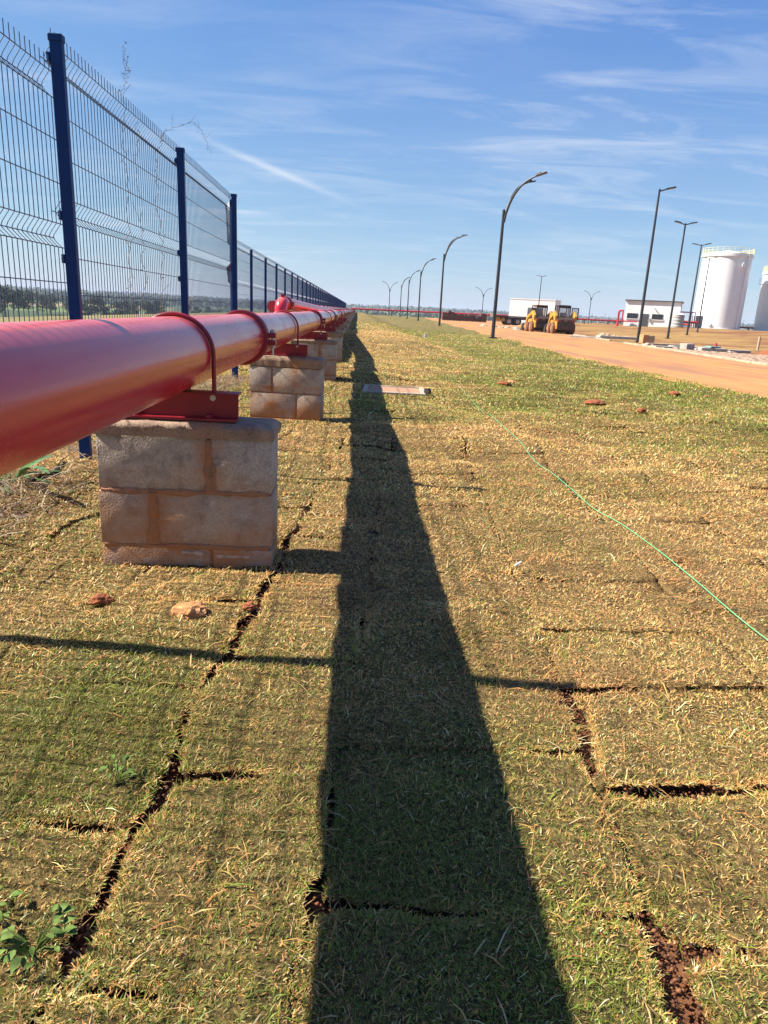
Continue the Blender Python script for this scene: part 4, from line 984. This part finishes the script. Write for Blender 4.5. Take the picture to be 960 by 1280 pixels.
# weeds
def weed(label, x, y, n, r, leaf, seed, m, name='weed', long=False):
    r_ = random.Random(seed); root = thing(name, label, 'weed', (x, y, lift_at(x, y)))
    stm = MB(); lv = []
    for i in range(n):
        a = r_.uniform(0, 2*math.pi); rad = r*math.sqrt(r_.random()); hgt = r_.uniform(.012, .034) if not long else r_.uniform(.01, .04)
        c_ = Vector((rad*math.cos(a), rad*math.sin(a), hgt)); d = Vector((math.cos(a+r_.uniform(-.7, .7)), math.sin(a+r_.uniform(-.7, .7)), r_.uniform(-.1, .55))).normalized()
        s = d.cross(Vector((0, 0, 1))).normalized(); up = s.cross(d); ll = leaf*r_.uniform(.6, 1.2); w = ll*(.30 if not long else .055)
        q = [c_]; vs = []
        prof = [(0, .15), (.25, .8), (.5, 1), (.78, .7), (1, .02)]
        for t_, k in prof:
            c2_ = c_+d*(ll*t_)-Vector((0, 0, 1))*(ll*.35*t_*t_)
            vs += [c2_-s*w*k+up*w*.35*k, c2_, c2_+s*w*k+up*w*.35*k]
        fs = []
        for j in range(len(prof)-1): fs += [(3*j, 3*j+1, 3*j+4, 3*j+3), (3*j+1, 3*j+2, 3*j+5, 3*j+4)]
        MB().add(vs, fs).build('leaf', m, root, smooth=180)
        stm.tube([(0, 0, -.01), c_*.5+Vector((0, 0, .002)), c_], .0008, 4)
    stm.build('stem', m, root)
weed('broad-leaved green weed at the lower left corner', -.43, .80, 34, .050, .020, 1, M_LEAFW)
weed('tiny broad-leaved weed beside the left turf joint', -.43, 1.17, 12, .025, .017, 2, M_LEAFW)
weed('sprawling broad-leaved weed at the left edge above the corner weed', -.52, .86, 16, .035, .018, 3, M_LEAFW)
weed('long-leaved green plant at the foot of the fence', -1.66, 3.35, 14, .06, .42, 4, M_LEAFL, 'long_leaf_plant', True)

# ------------------------------------------------------------------ grass blades
def in_view(x, y, m=.5):
    # wide frustum test in plan, with room for a step to either side
    return (y > .35) & (x > -.60*y-.35-m*.4) & (x < .66*y+.30+m*.4)
def scatter(r0, r1, dens):
    """polar-ish rejection sampling of roots between two distances"""
    area = (1.5*r1+2)*(r1-r0*.6); nn = int(area*dens)
    x = rng.uniform(-.62*r1-.7, .68*r1+.7, nn*1); y = rng.uniform(r0*.75, r1, nn)
    wbox = (1.30*r1+1.4)*(r1-r0*.75); k = int(wbox*dens); x = rng.uniform(-.62*r1-.7, .68*r1+.7, k); y = rng.uniform(r0*.75, r1, k)
    r = np.hypot(x, y); s = (r >= r0) & (r < r1) & in_view(x, y) & (x > -3.0) & (x < road_left(y)-.05+.12*rng.random(k))
    return x[s], y[s]
BX = []; BY = []; BS = []; BW = []
bands = [(.5, 1.1, 100000), (1.1, 1.6, 72000), (1.6, 2.3, 45000), (2.3, 3.3, 27000), (3.3, 4.8, 15500), (4.8, 7, 8200), (7, 10, 4000), (10, 15, 1700), (15, 23, 650), (23, 36, 200)]
for r0, r1, dn in bands:
    x, y = scatter(r0, r1, dn); rm = (r0+r1)/2
    BX.append(x); BY.append(y); BS.append(np.full(len(x), max(1, (rm/1.3))**.42)); BW.append(np.full(len(x), max(1, rm/1.35)**.80))
nbl = sum(len(a) for a in BX)
for r0, r1, dn in ((.5, 1.1, 210000), (1.1, 1.6, 140000), (1.6, 2.3, 66000)):
    x, y = scatter(r0, r1, dn); rm = (r0+r1)/2
    BX.append(x); BY.append(y); BS.append(np.full(len(x), max(1, (rm/1.3))**.42)); BW.append(np.full(len(x), max(1, rm/1.35)**.80))
x = np.concatenate(BX); y = np.concatenate(BY); sc = np.concatenate(BS); wsc = np.concatenate(BW); extra = np.arange(len(x)) >= nbl
ins, lift, dist = sod_lookup(x, y); hg = halfgap(x, y)
keep = (~ins) | (dist > hg*(.5+.55*rng.random(len(hg))))
keep &= rng.random(len(x)) > .3*pits(x, y)
# bald crumbs and the footprint of piers and covers
for px, py in PIERS[:8]: keep &= ~((np.abs(x-px) < .300) & (y > py-.008) & (y < py+.195))
keep &= ~((x > .08) & (x < .86) & (y > 8.0) & (y < 8.8))
x, y, sc, wsc, ins, lift, dist, extra = (a[keep] for a in (x, y, sc, wsc, ins, lift, dist, extra))
n = len(x); dry = np.clip(dryness(x, y)+lift*11, 0, 1)
z = np.where(ins, relief(x, y)+lift-.026, np.where((x < -1.78), T(x, y)-.09, relief(x, y)-.026))
r1 = rng.random(n); kind = np.zeros(n, int)                 # 0 green, 1 straw, 2 pale straw, 3 brown, 4 olive
pg = np.clip(.66*(1-dry)**1.9+.02, 0, 1); po = .17
kind = np.where(r1 < pg, 0, np.where(r1 < pg+po*(1-.5*dry), 4, np.where(r1 < .80, 1, np.where(r1 < .93, 2, 3))))
pal = np.array([[.145, .20, .028], [.56, .345, .125], [.72, .52, .27], [.32, .145, .055], [.38, .27, .080]])
col = pal[kind]*rng.uniform(.85, 1.75, n)[:, None]*np.array([1.16, 1.01, .95])*np.where(kind == 0, 1, 1.05)[:, None]
col = col*(1+.12*rng.standard_normal((n, 3))*np.array([1, .4, .6])); col = np.clip(col, .01, .85)
redp = (np.exp(-((x-.72)**2+(y-1.62)**2)/.10**2)+np.exp(-((x+.33)**2+(y-1.4)**2)/.12**2)*.5)[:, None]
col = col*(1-redp*.5)+np.array([.40, .17, .07])*redp*.5
og = np.clip((fbm(x*2.4+7, y*2.4, 131, 4)-.50)*5, 0, 1)[:, None]*(kind > 0)[:, None]
col = col*(1-.5*og)+np.array([.46, .225, .082])*.5*og*rng.uniform(.6, 1.3, n)[:, None]
gr_ = np.clip((fbm(x*2.9, y*2.9+4, 133, 4)-.56)*6, 0, 1)[:, None]*(rng.random(n) < .45)[:, None]
col = col*(1-.6*gr_)+np.array([.17, .205, .04])*.6*gr_
ln = rng.uniform(.007, .0185, n)*np.where(kind == 0, 1.15, 1.0)
straw = rng.random(n) < .014; ln = np.where(straw, rng.uniform(.03, .07, n), ln); ln = ln*sc
tilt = np.where((kind == 0) | (kind == 4), rng.uniform(.35, 1.25, n), rng.uniform(.75, 1.5, n)); tilt = np.where(straw, rng.uniform(1.25, 1.5, n), tilt)
# blades at a joint hang over its edge a little
az = rng.uniform(0, 2*np.pi, n)+.6*np.sin(fbm(x*2, y*2, 77, 2)*12)
wd = rng.uniform(.0006, .0012, n)*np.where(straw, 1.0, 1)*wsc
dirx, diry = np.cos(az), np.sin(az); sx, sy = -diry, dirx
bend = rng.uniform(.15, .55, n)
def at_(f_, tl_): return np.stack([x+dirx*ln*f_*np.sin(tl_), y+diry*ln*f_*np.sin(tl_), z+ln*f_*np.cos(tl_)], 1)
base = np.stack([x, y, z], 1); mid = at_(.55, tilt*.85); tip = mid+np.stack([dirx*np.sin(tilt+bend), diry*np.sin(tilt+bend), np.cos(tilt+bend)], 1)*(ln*.48)[:, None]
zr = rng.uniform(-.35, .35, n); side = np.stack([sx, sy, zr], 1)*wd[:, None]
lowlim = (z-.004)[:, None]; tip[:, 2:3] = np.maximum(tip[:, 2:3], lowlim+.010*rng.random((n, 1))*sc[:, None])
fill = (rng.random(n) < .55) | extra                                   # short single-triangle bits of thatch between the blades
tipf = base+np.stack([dirx*np.sin(tilt), diry*np.sin(tilt), np.cos(tilt)*.8], 1)*(ln*.72)[:, None]
f0 = base[fill]; fs_ = side[fill]*1.25; ft = tipf[fill]; fcol = col[fill]*1.0
m_ = ~fill; nm = int(m_.sum())
V = np.concatenate([np.stack([base-side*.8, base+side*.8, mid-side, mid+side, tip], 1)[m_].reshape(-1, 3), np.stack([f0-fs_, f0+fs_, ft], 1).reshape(-1, 3)])
o_ = (np.arange(nm)*5)[:, None]; of = (nm*5+np.arange(len(f0))*3)[:, None]
F = np.concatenate([o_+np.array([[0, 1, 3]]), o_+np.array([[0, 3, 2]]), o_+np.array([[2, 3, 4]]), of+np.array([[0, 1, 2]])])
Cc = np.concatenate([np.stack([col]*5, 1)[m_].reshape(-1, 3), np.repeat(fcol, 3, 0)])
gb_ = stuff(link('grass_blades', np_mesh('grass_blades', V, F, M_BLADE, Cc)))
tag(gb_, 'short dry and green grass blades covering the turf mats', 'grass')
print('BLADES', n, len(F))
# crumbs of red soil in the open joints
x = rng.uniform(-1.2, 1.6, 400000); y = rng.uniform(.5, 3.6, 400000); ins, lift, dist = sod_lookup(x, y); hg = halfgap(x, y)
s_ = ins & (dist < hg*1.1) & (hg > .004); x, y, hg = x[s_][:5000], y[s_][:5000], hg[s_][:5000]; k = len(x)
z = -.052+.030*rng.random(k)**1.6; r_ = rng.uniform(.0015, .0055, k)[:, None]
oc = np.array([[1, 0, 0], [-1, 0, 0], [0, 1, 0], [0, -1, 0], [0, 0, .8], [0, 0, -.8]]); V = (np.stack([x, y, z], 1)[:, None, :]+oc[None]*r_[:, None, :]*rng.uniform(.6, 1.4, (k, 6, 1))).reshape(-1, 3)
fo = np.array([[0, 2, 4], [2, 1, 4], [1, 3, 4], [3, 0, 4], [2, 0, 5], [1, 2, 5], [3, 1, 5], [0, 3, 5]]); F = ((np.arange(k)*6)[:, None, None]+fo[None]).reshape(-1, 3)
cc = np.array([[.26, .095, .04], [.17, .07, .035], [.34, .15, .065], [.12, .055, .03]])[rng.integers(0, 4, k)]
tag(stuff(link('soil_crumbs', np_mesh('soil_crumbs', V, F, M_BLADE, np.repeat(cc, 6, 0)))), 'crumbs of red soil in the open joints of the turf', 'soil')
# coarse dead stalks along the fence foot
k = 5200; x = -1.62+.22*rng.standard_normal(k); y = rng.uniform(2.2, 9, k); keep = x < -1.28; x, y = x[keep], y[keep]; k = len(x)
z = -.03+.05*rng.random(k)*fbm(x*3, y*3, 5, 2); az = rng.uniform(0, 6.283, k); ln = rng.uniform(.05, .20, k); el = rng.uniform(-.15, .5, k)
d = np.stack([np.cos(az)*np.cos(el), np.sin(az)*np.cos(el), np.sin(el)], 1)*ln[:, None]; s = np.stack([-np.sin(az), np.cos(az), rng.uniform(-.5, .5, k)], 1)*rng.uniform(.0015, .0035, k)[:, None]
p0 = np.stack([x, y, z], 1); V = np.stack([p0-s, p0+s, p0+d*.6-s+[0, 0, .01], p0+d*.6+s+[0, 0, .01], p0+d], 1).reshape(-1, 3); o_ = (np.arange(k)*5)[:, None]
F = np.concatenate([o_+np.array([[0, 1, 3]]), o_+np.array([[0, 3, 2]]), o_+np.array([[2, 3, 4]])])
cc = np.array([[.20, .125, .07], [.30, .22, .12], [.12, .065, .04], [.38, .30, .20]])[rng.integers(0, 4, k)]
tag(stuff(link('dead_stalks', np_mesh('dead_stalks', V, F, M_BLADE, np.repeat(cc, 5, 0)))), 'brown dead stalks and litter along the fence foot', 'litter')

# ------------------------------------------------------------------ trees beyond the fence
def tree(label, x, y, hh, wdt, seed, m=M_FOL, nleaf=2600, group='dark trees in the valley beyond the fence'):
    g = np.random.default_rng(seed); z = Tf(x, y)-.1; root = thing('tree', label, 'tree', (x, y, z), 0, group)
    tk_ = MB().tube([(0, 0, -.3), (.1, 0, hh*.2), (0, .1, hh*.45), (.1, 0, hh*.7)], [hh*.035, hh*.028, hh*.02, hh*.008], 8)
    for _ in range(5):
        a = g.uniform(0, 6.28); tk_.tube([(0, 0, hh*g.uniform(.2, .4)), (math.cos(a)*wdt*.2, math.sin(a)*wdt*.2, hh*.55), (math.cos(a)*wdt*.34, math.sin(a)*wdt*.34, hh*.7)], [hh*.015, hh*.01, hh*.004], 6)
    tk_.build('trunk', M_BARK, root)
    nb_ = 16; cen = np.stack([g.normal(0, wdt*.22, nb_), g.normal(0, wdt*.22, nb_), g.uniform(hh*.28, hh*.85, nb_)], 1); rad_ = g.uniform(.12, .24, nb_)*wdt
    ii = g.integers(0, nb_, nleaf); dv = g.normal(0, 1, (nleaf, 3)); dv /= np.linalg.norm(dv, axis=1)[:, None]
    P = cen[ii]+dv*(rad_[ii]*g.uniform(.45, 1.05, nleaf))[:, None]*np.array([1, 1, .75])
    P[:, 2] = np.clip(P[:, 2], hh*.04, hh)
    a = g.normal(0, 1, (nleaf, 3)); a /= np.linalg.norm(a, axis=1)[:, None]; b_ = np.cross(a, g.normal(0, 1, (nleaf, 3))); b_ /= np.linalg.norm(b_, axis=1)[:, None]
    s = g.uniform(.018, .036, nleaf)[:, None]*hh
    V = np.stack([P-a*s, P+b_*s*.6, P+a*s, P-b_*s*.6], 1).reshape(-1, 3); F = np.arange(len(V)).reshape(-1, 4)
    link('crown', np_mesh('crown', V, F, m), root)
def from_px(px, depth):
    c_ = Vector((px-480, -(380-640), -FPX)); w_ = cam.matrix_world.to_3x3() @ c_; return w_.x/w_.y*depth, depth
spots = [(112, 250, 6.4, 7, 'broad dark tree just right of the first tall fence post'), (130, 255, 6.8, 8, 'dark rounded tree seen between the first two tall posts'), (150, 262, 6.0, 8, 'low dark tree in the middle of the tree clump'), (172, 258, 6.4, 8, 'dark tree towards the right of the tree clump'), (190, 255, 7.0, 8, 'rightmost dark tree of the clump left of the second post'), (247, 262, 5.6, 6, 'dark tree right behind the second tall fence post'),
         (5, 235, 8.4, 9, 'big dark tree at the left edge of the picture'), (22, 250, 7.4, 8, 'dark tree next to the one at the left edge'), (45, 300, 6.4, 10, 'bushy tree left of the first tall fence post'), (62, 310, 6.6, 9, 'second bushy tree left of the first tall fence post'), (275, 330, 4.8, 9, 'low bushy tree left of the third tall fence post'), (85, 330, 6.5, 9, 'tree hidden partly behind the first tall fence post')]
for i, (px, dp, hh, wd_, lab) in enumerate(spots):
    xx, yy = from_px(px, dp); tree(lab, xx, yy, hh*1.3, wd_*1.15, 200+i)
# far woods as one mass
g = np.random.default_rng(77); P = []; S = []
for (a0, a1, ra, rb_, nn, hh) in ((-40, -27, 620, 760, 500, 9), (-33, -16, 850, 1050, 800, 10), (-22, -2, 900, 1300, 900, 10), (0, 32, 700, 900, 800, 8), (-36, 34, 1500, 2100, 2200, 14), (-40, 34, 2600, 3400, 1600, 18)):
    a = np.radians(g.uniform(a0, a1, nn)); rr = g.uniform(ra, rb_, nn); xx, yy = rr*np.sin(a), rr*np.cos(a)
    ok = fbm(xx/130, yy/130, 31, 3) > .46; xx, yy = xx[ok], yy[ok]; zz = T(xx, yy)
    for q in range(9):
        k = len(xx); P.append(np.stack([xx+g.normal(0, hh*.35, k), yy+g.normal(0, hh*.35, k), zz+g.uniform(.1, .95, k)*hh*g.uniform(.7, 1.1, k)], 1)); S.append(np.full(k, hh*.26))
P = np.concatenate(P); S = np.concatenate(S)[:, None]*g.uniform(.6, 1.2, (len(P), 1)); k = len(P)
a = g.normal(0, 1, (k, 3)); a /= np.linalg.norm(a, axis=1)[:, None]; b_ = np.cross(a, g.normal(0, 1, (k, 3))); b_ /= np.linalg.norm(b_, axis=1)[:, None]
V = np.stack([P-a*S, P+b_*S*.7, P+a*S, P-b_*S*.7], 1).reshape(-1, 3)
tag(stuff(link('far_woods', np_mesh('far_woods', V, np.arange(len(V)).reshape(-1, 4), M_FOL2))), 'hazy far woods on the valley slopes below the horizon', 'woods')

# ------------------------------------------------------------------ haze
M_HAZE = bpy.data.materials.new('pale_haze'); M_HAZE.use_nodes = True
t = M_HAZE.node_tree; t.nodes.clear(); om = N(t, 'ShaderNodeOutputMaterial'); pvn = N(t, 'ShaderNodeVolumePrincipled')
pvn.inputs['Color'].default_value = (.60, .67, .78, 1); pvn.inputs['Density'].default_value = 2.6e-4; pvn.inputs['Anisotropy'].default_value = .0
L(t, pvn.outputs[0], om.inputs['Volume'])
hzb = stuff(MB().b2(-6400, 6400, -6400, 6400, -60, 60).build('haze', M_HAZE))
tag(hzb, 'pale even haze filling the air over the valley', 'haze')
